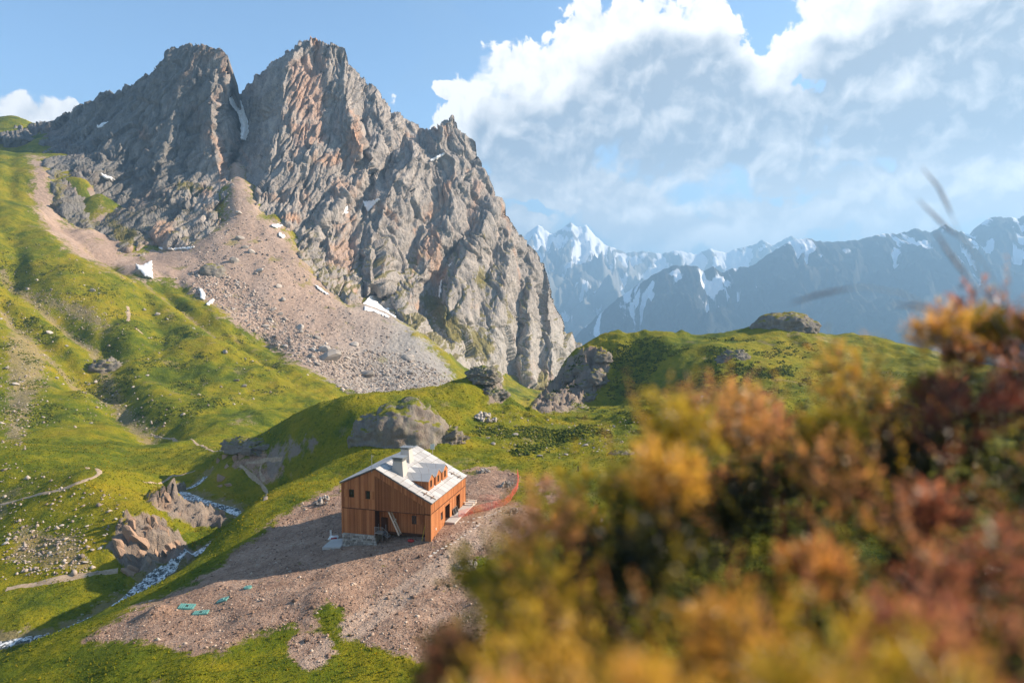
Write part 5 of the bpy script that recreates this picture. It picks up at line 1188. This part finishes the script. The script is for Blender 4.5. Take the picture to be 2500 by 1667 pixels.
def scatter(polys, n, seed, margin=0):
    rs = np.random.RandomState(seed); out_ = []
    ar = np.array([q for p_ in polys for q in p_]); u0, v0 = ar.min(0); u1, v1 = ar.max(0)
    while len(out_) < n:
        u = rs.uniform(u0, u1, 4000); v = rs.uniform(v0, v1, 4000); sd = np.max([poly_sd(u, v, p_) for p_ in polys], axis=0); k = sd > margin; out_ += list(zip(u[k], v[k]))
    return np.array(out_[:n])
SCLOW = [(480,640),(600,690),(700,780),(820,850),(960,860),(1060,900),(1100,930),(1000,980),(900,985),(850,965),(790,915),(700,868),(620,810),(540,755),(470,705)]
SCALL = [(430,620),(560,480),(640,540),(760,680),(880,760),(1000,830),(1090,910),(1000,980),(900,985),(850,965),(700,868),(540,755),(430,690)]
sc = scatter([SCLOW], 210, 11); Ys = hit_ground(sc[:, 0], sc[:, 1])
for (u, v), Y in zip(sc, Ys):
    if Y > 380: put_boulder(u, v, float(np.clip(rs.lognormal(.1, .45), .7, 3.4)), 'angular grey boulder among the many on the lower scree', 'boulders on the lower scree', Y=Y)
LEFTM = [(0,560),(120,600),(330,690),(520,770),(640,850),(780,920),(640,980),(500,1000),(430,1060),(300,1010),(150,1060),(0,1050)]
MOUND = [(0,1120),(200,1170),(330,1220),(260,1330),(220,1400),(0,1420)]
PLAT = [(1180,1000),(1300,1010),(1450,1040),(1600,1000),(1800,940),(1700,1000),(1480,1100),(1300,1130),(1150,1060)]
sc = scatter([LEFTM], 44, 12); Ys = hit_ground(sc[:, 0], sc[:, 1])
for (u, v), Y in zip(sc, Ys):
    if Y == Y: put_boulder(u, v, float(np.clip(rs.lognormal(-.1, .4), .5, 2.2)), 'small pale boulder lying in the turf of the big green slope', 'boulders on the green slope', Y=Y)
sc = scatter([MOUND], 24, 13); Ys = hit_ground(sc[:, 0], sc[:, 1])
for (u, v), Y in zip(sc, Ys):
    if Y == Y: put_boulder(u, v, float(np.clip(rs.lognormal(-1.0, .4), .2, .8)), 'whitish stone in the grass of the near mound over the stream', 'stones on the near mound', .6, Y=Y)
sc = scatter([PLAT], 22, 14); Ys = hit_ground(sc[:, 0], sc[:, 1])
for (u, v), Y in zip(sc, Ys):
    if Y == Y: put_boulder(u, v, float(np.clip(rs.lognormal(-.8, .4), .2, 1.0)), 'small stone in the meadow beyond the house', 'stones in the meadow', .7, Y=Y)
# heaps of stones round the house
def heap(u, v, rad, n, label, seed):
    q = on_ground(u, v); o = empty('stone_heap', q); rr = random.Random(seed)
    for k in range(n):
        a = rr.uniform(0, 6.28); d_ = rad * math.sqrt(rr.random()); s_ = rad * rr.uniform(.16, .34); h_ = max(0, (rad - d_)) * .55 * rr.random()
        x, y = d_ * math.cos(a), d_ * math.sin(a); c = link(bpy.data.objects.new('stone', bshape[rr.randrange(6)]), o); c.location = (x, y, float(ground_z(q[0] + x, q[1] + y)) - q[2] + h_ + s_ * .3); c.scale = (s_, s_ * .85, s_ * .75); c.rotation_euler = (rr.uniform(0, 6), rr.uniform(0, 6), rr.uniform(0, 6))
    tag(o, label, 'stone heap', 'stone heaps round the house')
zp_ = lambda x, y: (780 + x / 4.3556, 1050 + y / 4.3556)
heap(*zp_(1745, 445), 1.5, 22, 'stone heap on the far rim of the bare earth', 1); heap(*zp_(1990, 585), 1.3, 22, 'stone heap on the bare earth inside the orange net', 2)
heap(*zp_(2045, 878), 1.2, 20, 'stone heap on the earth outside the bend of the net', 3); heap(*zp_(1555, 1455), 1.6, 40, 'heap of pale rubble at the grass edge in front of the house', 4)
heap(1185, 1022, 3.2, 30, 'scattered heap of rocks on the green saddle', 5); heap(60, 1288, .1, 1, 'single white stone lying apart on the near mound', 6) if False else None
heap(*zp_(30, 760), 1.6, 18, 'rubble heap on the earth behind the left side of the house', 7)
# small stones nobody could count: one mesh of little blocks
def pebbles(name, pts, sizes, mat, label_kind='stuff', seed=0, ymin=0):
    Ys = hit_ground(pts[:, 0], pts[:, 1]); ok = Ys > ymin; pts = pts[ok]; Ys = Ys[ok]; sizes = sizes[ok]
    x = (pts[:, 0] - 1250) / F; z = -(pts[:, 1] - 833.5) / F; f_ = CP + z * SP; c = np.stack([x / f_ * Ys, Ys, ZC + (z * CP - SP) / f_ * Ys], -1)
    base = np.array([[1, 0, 0], [-.9, .2, 0], [0, 1, .1], [.1, -1, 0], [0, .1, .75], [.1, 0, -.6]], float); fc = np.array([[0, 2, 4], [2, 1, 4], [1, 3, 4], [3, 0, 4], [2, 0, 5], [1, 2, 5], [3, 1, 5], [0, 3, 5]])
    rs = np.random.RandomState(seed); n = len(c); a = rs.uniform(0, 6.28, n); ca, sa = np.cos(a), np.sin(a); V = base[None] * (1 + .35 * rs.normal(size=(n, 6, 3))) * sizes[:, None, None]
    V = np.stack([V[..., 0] * ca[:, None] - V[..., 1] * sa[:, None], V[..., 0] * sa[:, None] + V[..., 1] * ca[:, None], V[..., 2]], -1) + c[:, None, :]
    o = mesh_np(name, V.reshape(-1, 3), (fc[None] + 6 * np.arange(n)[:, None, None]).reshape(-1, 3), mat, attrs=dict(tone=np.repeat(rs.rand(n), 6))); tag(o, kind='stuff'); return o
pebble_m, t, out = material('loose_stone'); c_ = t.ramp(t.attr('tone'), [(0.0, (0.18, 0.145, 0.125)), (0.5, (0.32, 0.255, 0.21)), (1.0, (0.50, 0.43, 0.37))]); finish(t, out, t.bsdf(c_, .92, spec=.15))
dirtstone_m, t, out = material('earth_clods'); c_ = t.ramp(t.attr('tone'), [(0.0, (0.10, 0.065, 0.05)), (0.6, (0.30, 0.20, 0.145)), (1.0, (0.52, 0.43, 0.35))]); finish(t, out, t.bsdf(c_, .95, spec=.1))
sc = np.concatenate([scatter([SCLOW], 7000, 21), scatter([SCALL], 3500, 22)]); rs = np.random.RandomState(31)
pebbles('gravel', sc, np.clip(rs.lognormal(-.75, .55, len(sc)), .2, 2.0), pebble_m, seed=1, ymin=380)
sc = np.concatenate([scatter([LEFTM], 800, 23), scatter(STONY[:4], 1000, 24), scatter([MOUND], 260, 25), scatter(STONY[4:5], 240, 29)]); pebbles('gravel', sc, np.clip(rs.lognormal(-1.15, .45, len(sc)), .12, 1.0), pebble_m, seed=2)
sc = np.concatenate([scatter([DIRT], 9000, 26), scatter(DIRT2[:1], 300, 27)]); pebbles('rubble', sc, np.clip(rs.lognormal(-2.5, .55, len(sc)), .03, .45), dirtstone_m, seed=3)
sc = scatter([PLAT], 500, 28); pebbles('gravel', sc, np.clip(rs.lognormal(-1.7, .4, len(sc)), .08, .5), pebble_m, seed=4)
bush_m, t, out = material('low_shrub'); c_ = t.ramp(t.attr('tone'), [(0.0, (0.030, 0.050, 0.008)), (0.6, (0.070, 0.090, 0.010)), (1.0, (0.14, 0.135, 0.014))]); finish(t, out, t.bsdf(c_, .95, spec=.1))
HILLP = [(1330,960),(1420,860),(1600,820),(2000,830),(2100,900),(1900,960),(1650,1010),(1450,1010)]
sc = np.concatenate([scatter([LEFTM], 5000, 41), scatter([PLAT], 2200, 42), scatter([HILLP], 3200, 43)]); Ys = hit_ground(sc[:, 0], sc[:, 1]); kx = (sc[:, 0] - 1250) / F * Ys
k_ok = (fbm2(np.nan_to_num(kx) / 22, np.nan_to_num(Ys) / 22, 3, 181) + rs.normal(0, .12, len(sc)) > .18); sc = sc[k_ok]; Ys = Ys[k_ok]; n_ = len(sc)
off_ = rs.normal(0, 1.6, (n_, 6, 2)); sc = (sc[:, None, :] + off_ * np.array([2.2, .8])).reshape(-1, 2); pebbles('undergrowth', sc, np.clip(rs.lognormal(-1.1, .35, len(sc)), .12, .7), bush_m, seed=9)
print('scene built', round(time.time() - T0, 1))

# ------------------------------------------------------------------ turf tufts on the nearer ground: nobody could count them
rs = np.random.RandomState(77)
NT_ = 90000
ty = 62 + (rs.rand(NT_) ** 1.5) * 190; tx = -(0.78 * ty + 5) + rs.rand(NT_) * (1.35 * ty + 10)
tz = ground_z(tx, ty); tu, tv = project(np.stack([tx, ty, tz], -1))
dsd = np.max([poly_sd(tu, tv, q) for q in [DIRT] + DIRT2], axis=0); rsd = np.max([poly_sd(tu, tv, q) for q in ROCKP], axis=0)
dst = seg_dist(tx, ty, STREAM)[0]
ok = (dsd < rs.normal(-4, 9, NT_)) & (rsd < 0) & (dst > 2.0) & (tv > 780) & (fbm2(tx / 9, ty / 9, 3, 131) + rs.normal(0, .35, NT_) > -.1)
tx, ty, tz, tu = tx[ok], ty[ok], tz[ok], tu[ok]; n = len(tx)
sz = np.clip(rs.lognormal(-2.0, .38, n), .06, .34) * (1 + (ty - 62) / 190); a = rs.uniform(0, 6.28, n)
Vt = np.zeros((n, 9, 3)); 
for k in range(3):
    b = a + k * 2.09; dx, dy = np.cos(b), np.sin(b)
    Vt[:, 3 * k, 0] = -dx * sz * .55; Vt[:, 3 * k, 1] = -dy * sz * .55; Vt[:, 3 * k + 1, 0] = dx * sz * .55; Vt[:, 3 * k + 1, 1] = dy * sz * .55
    Vt[:, 3 * k + 2, 0] = dy * sz * .5 + rs.normal(0, .2, n) * sz; Vt[:, 3 * k + 2, 1] = -dx * sz * .5 + rs.normal(0, .2, n) * sz; Vt[:, 3 * k + 2, 2] = sz * rs.uniform(.6, 1.2, n)
Vt[..., 2] -= .03; Vt += np.stack([tx, ty, tz], -1)[:, None, :]
tuft_m, t, out = material('grass_tufts')
c_ = t.ramp(t.attr('tone'), [(0.0, (0.10, 0.14, 0.012)), (0.45, (0.20, 0.21, 0.012)), (0.75, (0.32, 0.26, 0.015)), (0.93, (0.40, 0.29, 0.03)), (0.97, (0.66, 0.45, 0.01))])
tr = t.new('ShaderNodeBsdfTranslucent'); t.put(tr.inputs[0], c_); mx_ = t.new('ShaderNodeMixShader'); mx_.inputs[0].default_value = .35; t.l.new(t.bsdf(c_, .9, spec=.1), mx_.inputs[1]); t.l.new(tr.outputs[0], mx_.inputs[2]); finish(t, out, mx_.outputs[0])
tone = np.clip(.45 + .35 * fbm2(tx / 25, ty / 25, 3, 141) + rs.normal(0, .2, n), 0, 1)
o = mesh_np('grass', Vt.reshape(-1, 3), (np.array([[0, 1, 2], [3, 4, 5], [6, 7, 8]])[None] + 9 * np.arange(n)[:, None, None]).reshape(-1, 3), tuft_m, attrs=dict(tone=np.repeat(tone, 9))); tag(o, kind='stuff')

# ------------------------------------------------------------------ the shrub close to the lens
EU = [(1000,1760),(1075,1680),(1140,1600),(1165,1470),(1180,1380),(1240,1315),(1300,1255),(1400,1200),(1480,1135),(1560,1085),(1650,990),(1740,945),(1850,955),(1950,920),(2050,875),(2110,855),(2200,852),(2270,830),(2330,745),(2400,700),(2500,640),(2700,560),(3000,480)]
ea = np.array([(u - 1250) / F for u, v in EU]); ee = np.array([ray(u, v)[2] / ray(u, v)[1] for u, v in EU])
def canopy(a, Y):
    """height of the shrub's upper surface at bearing a = X / Y, distance Y"""
    e = np.interp(a, ea, ee); Yc = 1.05 + .35 * sstep(.0, .7, a) + .12 * np.sin(a * 19)
    fr = np.clip((Yc - Y) / (Yc - .40), 0, 1.3); s = e + (-.70 - e) * fr ** .85
    return np.where(Y < Yc, s * Y, e * Yc - (Y - Yc) * .45)
rs = np.random.RandomState(5)
def sprigs(n, seed, deep, spread=0.0):
    rs = np.random.RandomState(seed); a = rs.uniform(-.12, .98, n); Y = .40 + 1.5 * rs.rand(n) ** 1.15; z = canopy(a, Y) - np.abs(rs.normal(0, 1, n)) * deep
    return a, Y, np.stack([a * Y, Y, z + ZC], -1)
V_, F_, tone_, hue_ = [], [], [], []
def add_leaves(base, d, L, nleaf, leaf, hue, rs):
    """leaves set spirally along stems; arrays over sprigs"""
    n = len(base); d = d / np.linalg.norm(d, axis=1, keepdims=True); ref = np.where(np.abs(d[:, 2:3]) > .9, np.array([[1., 0, 0]]), np.array([[0, 0, 1.]])); s1 = np.cross(d, ref); s1 /= np.linalg.norm(s1, axis=1, keepdims=True); s2 = np.cross(d, s1)
    for k in range(nleaf):
        f = (k + .5) / nleaf; ang = k * 2.4 + rs.uniform(-.4, .4, n); rad = s1 * np.cos(ang)[:, None] + s2 * np.sin(ang)[:, None]
        ctr = base + d * (L * f)[:, None] + np.array([0, 0, -.25]) * (L * f * f)[:, None] * rs.uniform(-.5, .6, n)[:, None]
        ld = rad * (1.0 - .5 * f) + d * (.45 + .8 * f); ld /= np.linalg.norm(ld, axis=1, keepdims=True); sd = np.cross(ld, rad + rs.normal(0, .4, (n, 3))); sd /= np.linalg.norm(sd, axis=1, keepdims=True) + 1e-9
        l = leaf * rs.uniform(.7, 1.3, n) * (1.15 - .4 * f); w = l * rs.uniform(.28, .42, n); up = np.cross(sd, ld) * (l * .12)[:, None]
        p0 = ctr; p1 = ctr + ld * (l * .5)[:, None] + sd * w[:, None] * .5 + up; p2 = ctr + ld * l[:, None]; p3 = ctr + ld * (l * .5)[:, None] - sd * w[:, None] * .5 + up
        o = sum(len(q) for q in V_); V_.append(np.stack([p0, p1, p2, p3], 1).reshape(-1, 3)); i = o + 4 * np.arange(n)[:, None]; F_.append(np.concatenate([i + np.array([[0, 1, 2]]), i + np.array([[0, 2, 3]])]))
        tone_.append(np.repeat(np.clip(.25 + f * .65 + rs.normal(0, .10, n), 0, 1), 4)); hue_.append(np.repeat(np.clip(hue + rs.normal(0, .03, n), 0, 1), 4))
def hue_at(a, rs):
    """0 golden green, 0.5 orange, 1 russet"""
    h = .39 + .22 * sstep(.15, .32, a) - .22 * sstep(.36, .5, a) + .42 * sstep(.55, .68, a); return np.clip(h + .25 * fbm2(a * 7, a * 0 + rs.rand(), 2, 151) + rs.normal(0, .20, len(a)), 0, 1) * np.where(rs.rand(len(a)) < .15, .25, 1.0)
# leafy shoots in clumps on the surface, longer shoots, then inner growth coloured near black as the shade between clumps
cand = sprigs(2600, 1, .0); cB = []; cI = []
for k in range(2600):                                             # tufted branch ends, set apart from one another
    q = cand[2][k]; r_ = .066 + .028 * math.sin(k * 1.7)
    if cand[0][k] < .10 and (k % 5) > 1 + 26 * (cand[0][k] + .10): continue
    if all((q[0] - c[0]) ** 2 + (q[1] - c[1]) ** 2 > (r_ + c[3]) ** 2 * 1.2 for c in cB): cB.append((q[0], q[1], q[2] + .035 * math.sin(k * 2.3) - .045, r_)); cI.append(k)
cB = np.array(cB); ca = cand[0][cI]; crad0 = cB[:, 3]; cB = cB[:, :3]; print('shrub clumps', len(cB))
chue = hue_at(ca, rs); m_ = 84; n = len(ca) * m_; ci = np.repeat(np.arange(len(ca)), m_); crad = crad0[ci]
offs = rs.normal(0, 1, (n, 3)); offs[:, 2] = np.abs(offs[:, 2]) - .25; offs /= np.linalg.norm(offs, axis=1, keepdims=True); offs *= (crad * rs.uniform(.35, .85, n))[:, None]
axis = np.stack([rs.normal(-.25, .35, len(ca)), rs.normal(-.1, .35, len(ca)), np.ones(len(ca))], -1)[ci]; B_ = cB[ci] + offs * np.array([.9, .9, .7]) + axis * (crad * rs.uniform(-.5, .7, n))[:, None]
d = offs / crad[:, None] * 1.3 + axis * rs.uniform(.3, 1.0, n)[:, None] + rs.normal(0, .2, (n, 3))
add_leaves(B_, d, rs.uniform(.024, .052, n), 9, .0155, np.clip(chue[ci] + rs.normal(0, .04, n), 0, 1), rs)
a, Y, B_ = sprigs(380, 9, .012); n = len(a); d = np.stack([rs.normal(-.3, .6, n), rs.normal(-.1, .5, n), rs.uniform(.6, 1.2, n)], -1); keep = (rs.rand(n) < .3 + .7 * sstep(-.02, .15, a)); a, B_, d = a[keep], B_[keep], d[keep]; n = len(a)
add_leaves(B_, d, rs.uniform(.07, .13, n), 22, .0100, hue_at(a, rs), rs)                     # longer shoots that break the outline
nsurf = sum(len(q) for q in V_)
rs2 = np.random.RandomState(8)
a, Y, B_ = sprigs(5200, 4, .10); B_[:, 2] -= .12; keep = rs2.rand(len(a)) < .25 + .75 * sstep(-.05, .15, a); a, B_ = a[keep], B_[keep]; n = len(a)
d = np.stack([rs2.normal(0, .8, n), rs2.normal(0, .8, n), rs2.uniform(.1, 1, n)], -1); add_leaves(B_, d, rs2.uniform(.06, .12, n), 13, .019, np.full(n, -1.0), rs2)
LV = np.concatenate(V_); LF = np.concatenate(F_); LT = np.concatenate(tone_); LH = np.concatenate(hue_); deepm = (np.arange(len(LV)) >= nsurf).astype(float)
leaf_m, t, out = material('shrub_leaves')
hu = t.attr('hue'); to = t.attr('tone')
tip = t.ramp(hu, [(0.0, (0.10, 0.11, 0.010)), (0.16, (0.30, 0.25, 0.014)), (0.30, (0.80, 0.53, 0.04)), (0.5, (0.88, 0.46, 0.08)), (0.68, (0.84, 0.38, 0.16)), (0.86, (0.62, 0.22, 0.12)), (1.0, (0.17, 0.045, 0.028))])
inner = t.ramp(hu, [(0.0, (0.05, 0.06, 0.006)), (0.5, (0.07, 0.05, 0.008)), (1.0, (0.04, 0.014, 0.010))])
c_ = t.mix(t.ss(to, 0.15, 0.8), inner, tip); c_ = t.mix(t.attr('inner'), c_, t.mix(to, (0.010, 0.014, 0.004), (0.03, 0.036, 0.007)))  # inner leaves carry the shade of the hollows in their colour
tr = t.new('ShaderNodeBsdfTranslucent'); t.put(tr.inputs[0], c_); mx_ = t.new('ShaderNodeMixShader'); mx_.inputs[0].default_value = .52; t.l.new(t.bsdf(c_, .36, spec=.6), mx_.inputs[1]); t.l.new(tr.outputs[0], mx_.inputs[2]); finish(t, out, mx_.outputs[0])
gb = float(ground_z(.7, 1.0)); shrub = empty('shrub', (.7, 1.0, gb)); off = np.array([.7, 1.0, gb])
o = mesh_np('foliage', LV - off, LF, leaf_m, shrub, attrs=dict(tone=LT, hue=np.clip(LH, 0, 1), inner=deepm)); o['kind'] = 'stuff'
bark = plain_material('shrub_bark', (0.10, 0.055, 0.035), .9, .2, .3, 40)
def tube(pts, r0, r1, k=6):
    V = []; Fq = []; pts = [Vector(p_) for p_ in pts]
    for i, q in enumerate(pts):
        d = (pts[min(i + 1, len(pts) - 1)] - pts[max(i - 1, 0)]).normalized(); u_ = d.cross(Vector((.3, .9, .2))).normalized(); w_ = d.cross(u_); r = r0 + (r1 - r0) * i / (len(pts) - 1)
        V += [tuple(q + (u_ * math.cos(6.2832 * j / k) + w_ * math.sin(6.2832 * j / k)) * r) for j in range(k)]
    for i in range(len(pts) - 1): Fq += [(i * k + j, i * k + (j + 1) % k, (i + 1) * k + (j + 1) % k, (i + 1) * k + j) for j in range(k)]
    return np.array(V), np.array(Fq)
rr = random.Random(9)
for k in range(46):
    aa = rr.uniform(-.05, .9); yy = rr.uniform(.5, 1.5); zt = float(canopy(np.array([aa]), np.array([yy]))[0]) + ZC - .05; x = aa * yy; bx, by = .7 + (x - .7) * .35 + rr.uniform(-.1, .1), 1.0 + (yy - 1.0) * .4 + rr.uniform(-.1, .1); zb = float(ground_z(bx, by)) - .05
    mid = Vector(((x + bx) / 2 + rr.uniform(-.08, .08), (yy + by) / 2 + rr.uniform(-.08, .08), (zt + zb) / 2)); A, Bq = Vector((bx, by, zb)), Vector((x, yy, zt))
    pts_ = [A * (1 - f) ** 2 + mid * 2 * f * (1 - f) + Bq * f * f for f in [i / 7 for i in range(8)]]; v_, f_ = tube(pts_, .012, .003); mesh_np('branch', v_ - off, f_, bark, shrub, smooth=True)
tag(shrub, 'blurred russet and golden-green shrub filling the near lower corner', 'shrub')

# ------------------------------------------------------------------ dry grass stalks over the shrub
stem_m = plain_material('dry_stem', (0.42, 0.38, 0.28), .8); head_m = plain_material('seed_head', (0.27, 0.22, 0.20), .9, .2, .4, 60)
ST = [([(2420,900),(2380,820),(2300,760),(2200,715),(2110,700)], [(2080,704),(2030,712),(1980,724),(1928,742)], 1.45, 'arching grass stalk with a level dark seed head, leftmost of all'),
      ([(2440,930),(2420,880),(2370,820),(2330,790)], [(2310,772),(2280,758),(2240,746),(2180,744)], 1.25, 'bent grass stalk with a pale seed head just above the shrub'),
      ([(2480,900),(2450,820),(2410,750),(2385,705)], [(2370,690),(2345,655),(2315,615),(2280,560)], 1.4, 'slanting grass stalk with a long seed head crossing the far range'),
      ([(2470,880),(2440,780),(2400,690),(2370,620)], [(2345,580),(2310,555),(2280,525),(2240,486)], 1.55, 'tall grass stalk whose head stands against the ridge line'),
      ([(2490,860),(2460,740),(2400,640),(2345,570)], [(2325,530),(2312,500),(2290,455),(2250,408)], 1.6, 'tallest grass stalk with its thin head against the clouds')]
for stem, headp, Y, lab in ST:
    b = P(stem[0][0] + 30, stem[0][1] + 420, Y); ps = [Vector(P(u, v, Y)) for u, v in [(stem[0][0] + 25, stem[0][1] + 300)] + stem + headp[:1]]; hs = [Vector(P(u, v, Y)) for u, v in headp]
    o = empty('grass_stalk', b); bv = np.array(b); v_, f_ = tube([Vector(b)] + ps, .0011, .0007, 5); mesh_np('stem', v_ - bv, f_, stem_m, o, smooth=True)
    fine = []; 
    for i in range(25):
        f = i / 24 * (len(hs) - 1); j = min(int(f), len(hs) - 2); fine.append(hs[j].lerp(hs[j + 1], f - j))
    k = 6; V = []; Fq = []
    for i, q in enumerate(fine):
        r = .0034 * math.sin(math.pi * min(.97, max(.05, i / 24))) ** .6 * (1 + .35 * math.sin(i * 2.6)); d = (fine[min(i + 1, 24)] - fine[max(i - 1, 0)]).normalized(); u_ = d.cross(Vector((.3, .9, .2))).normalized(); w_ = d.cross(u_)
        V += [tuple(q + (u_ * math.cos(6.2832 * jj / k + i) + w_ * math.sin(6.2832 * jj / k + i)) * r) for jj in range(k)]
    for i in range(24): Fq += [(i * k + j, i * k + (j + 1) % k, (i + 1) * k + (j + 1) % k, (i + 1) * k + j) for j in range(k)]
    mesh_np('seed_head', np.array(V) - bv, np.array(Fq), head_m, o); tag(o, lab, 'grass stalk', 'dry grass stalks over the shrub')
# ------------------------------------------------------------------ labels that tell the members of small groups apart by their order
_ones = 'first second third fourth fifth sixth seventh eighth ninth tenth eleventh twelfth thirteenth fourteenth fifteenth sixteenth seventeenth eighteenth nineteenth'.split()
def ordinal(k): return _ones[k] if k < 19 else ('twentieth' if k == 19 else ('twenty-' + _ones[k - 20] if k < 29 else 'thirtieth'))
byl = {}
for o in col.objects:
    if o.parent is None and o.get('label'): byl.setdefault(o['label'], []).append(o)
for lab, os_ in byl.items():
    if 1 < len(os_) <= 30:
        os_.sort(key=lambda o: project(np.array(o.location))[0])
        for k, o in enumerate(os_): o['label'] = lab + ', ' + ordinal(k) + ' from the left'
print('all built', round(time.time() - T0, 1))
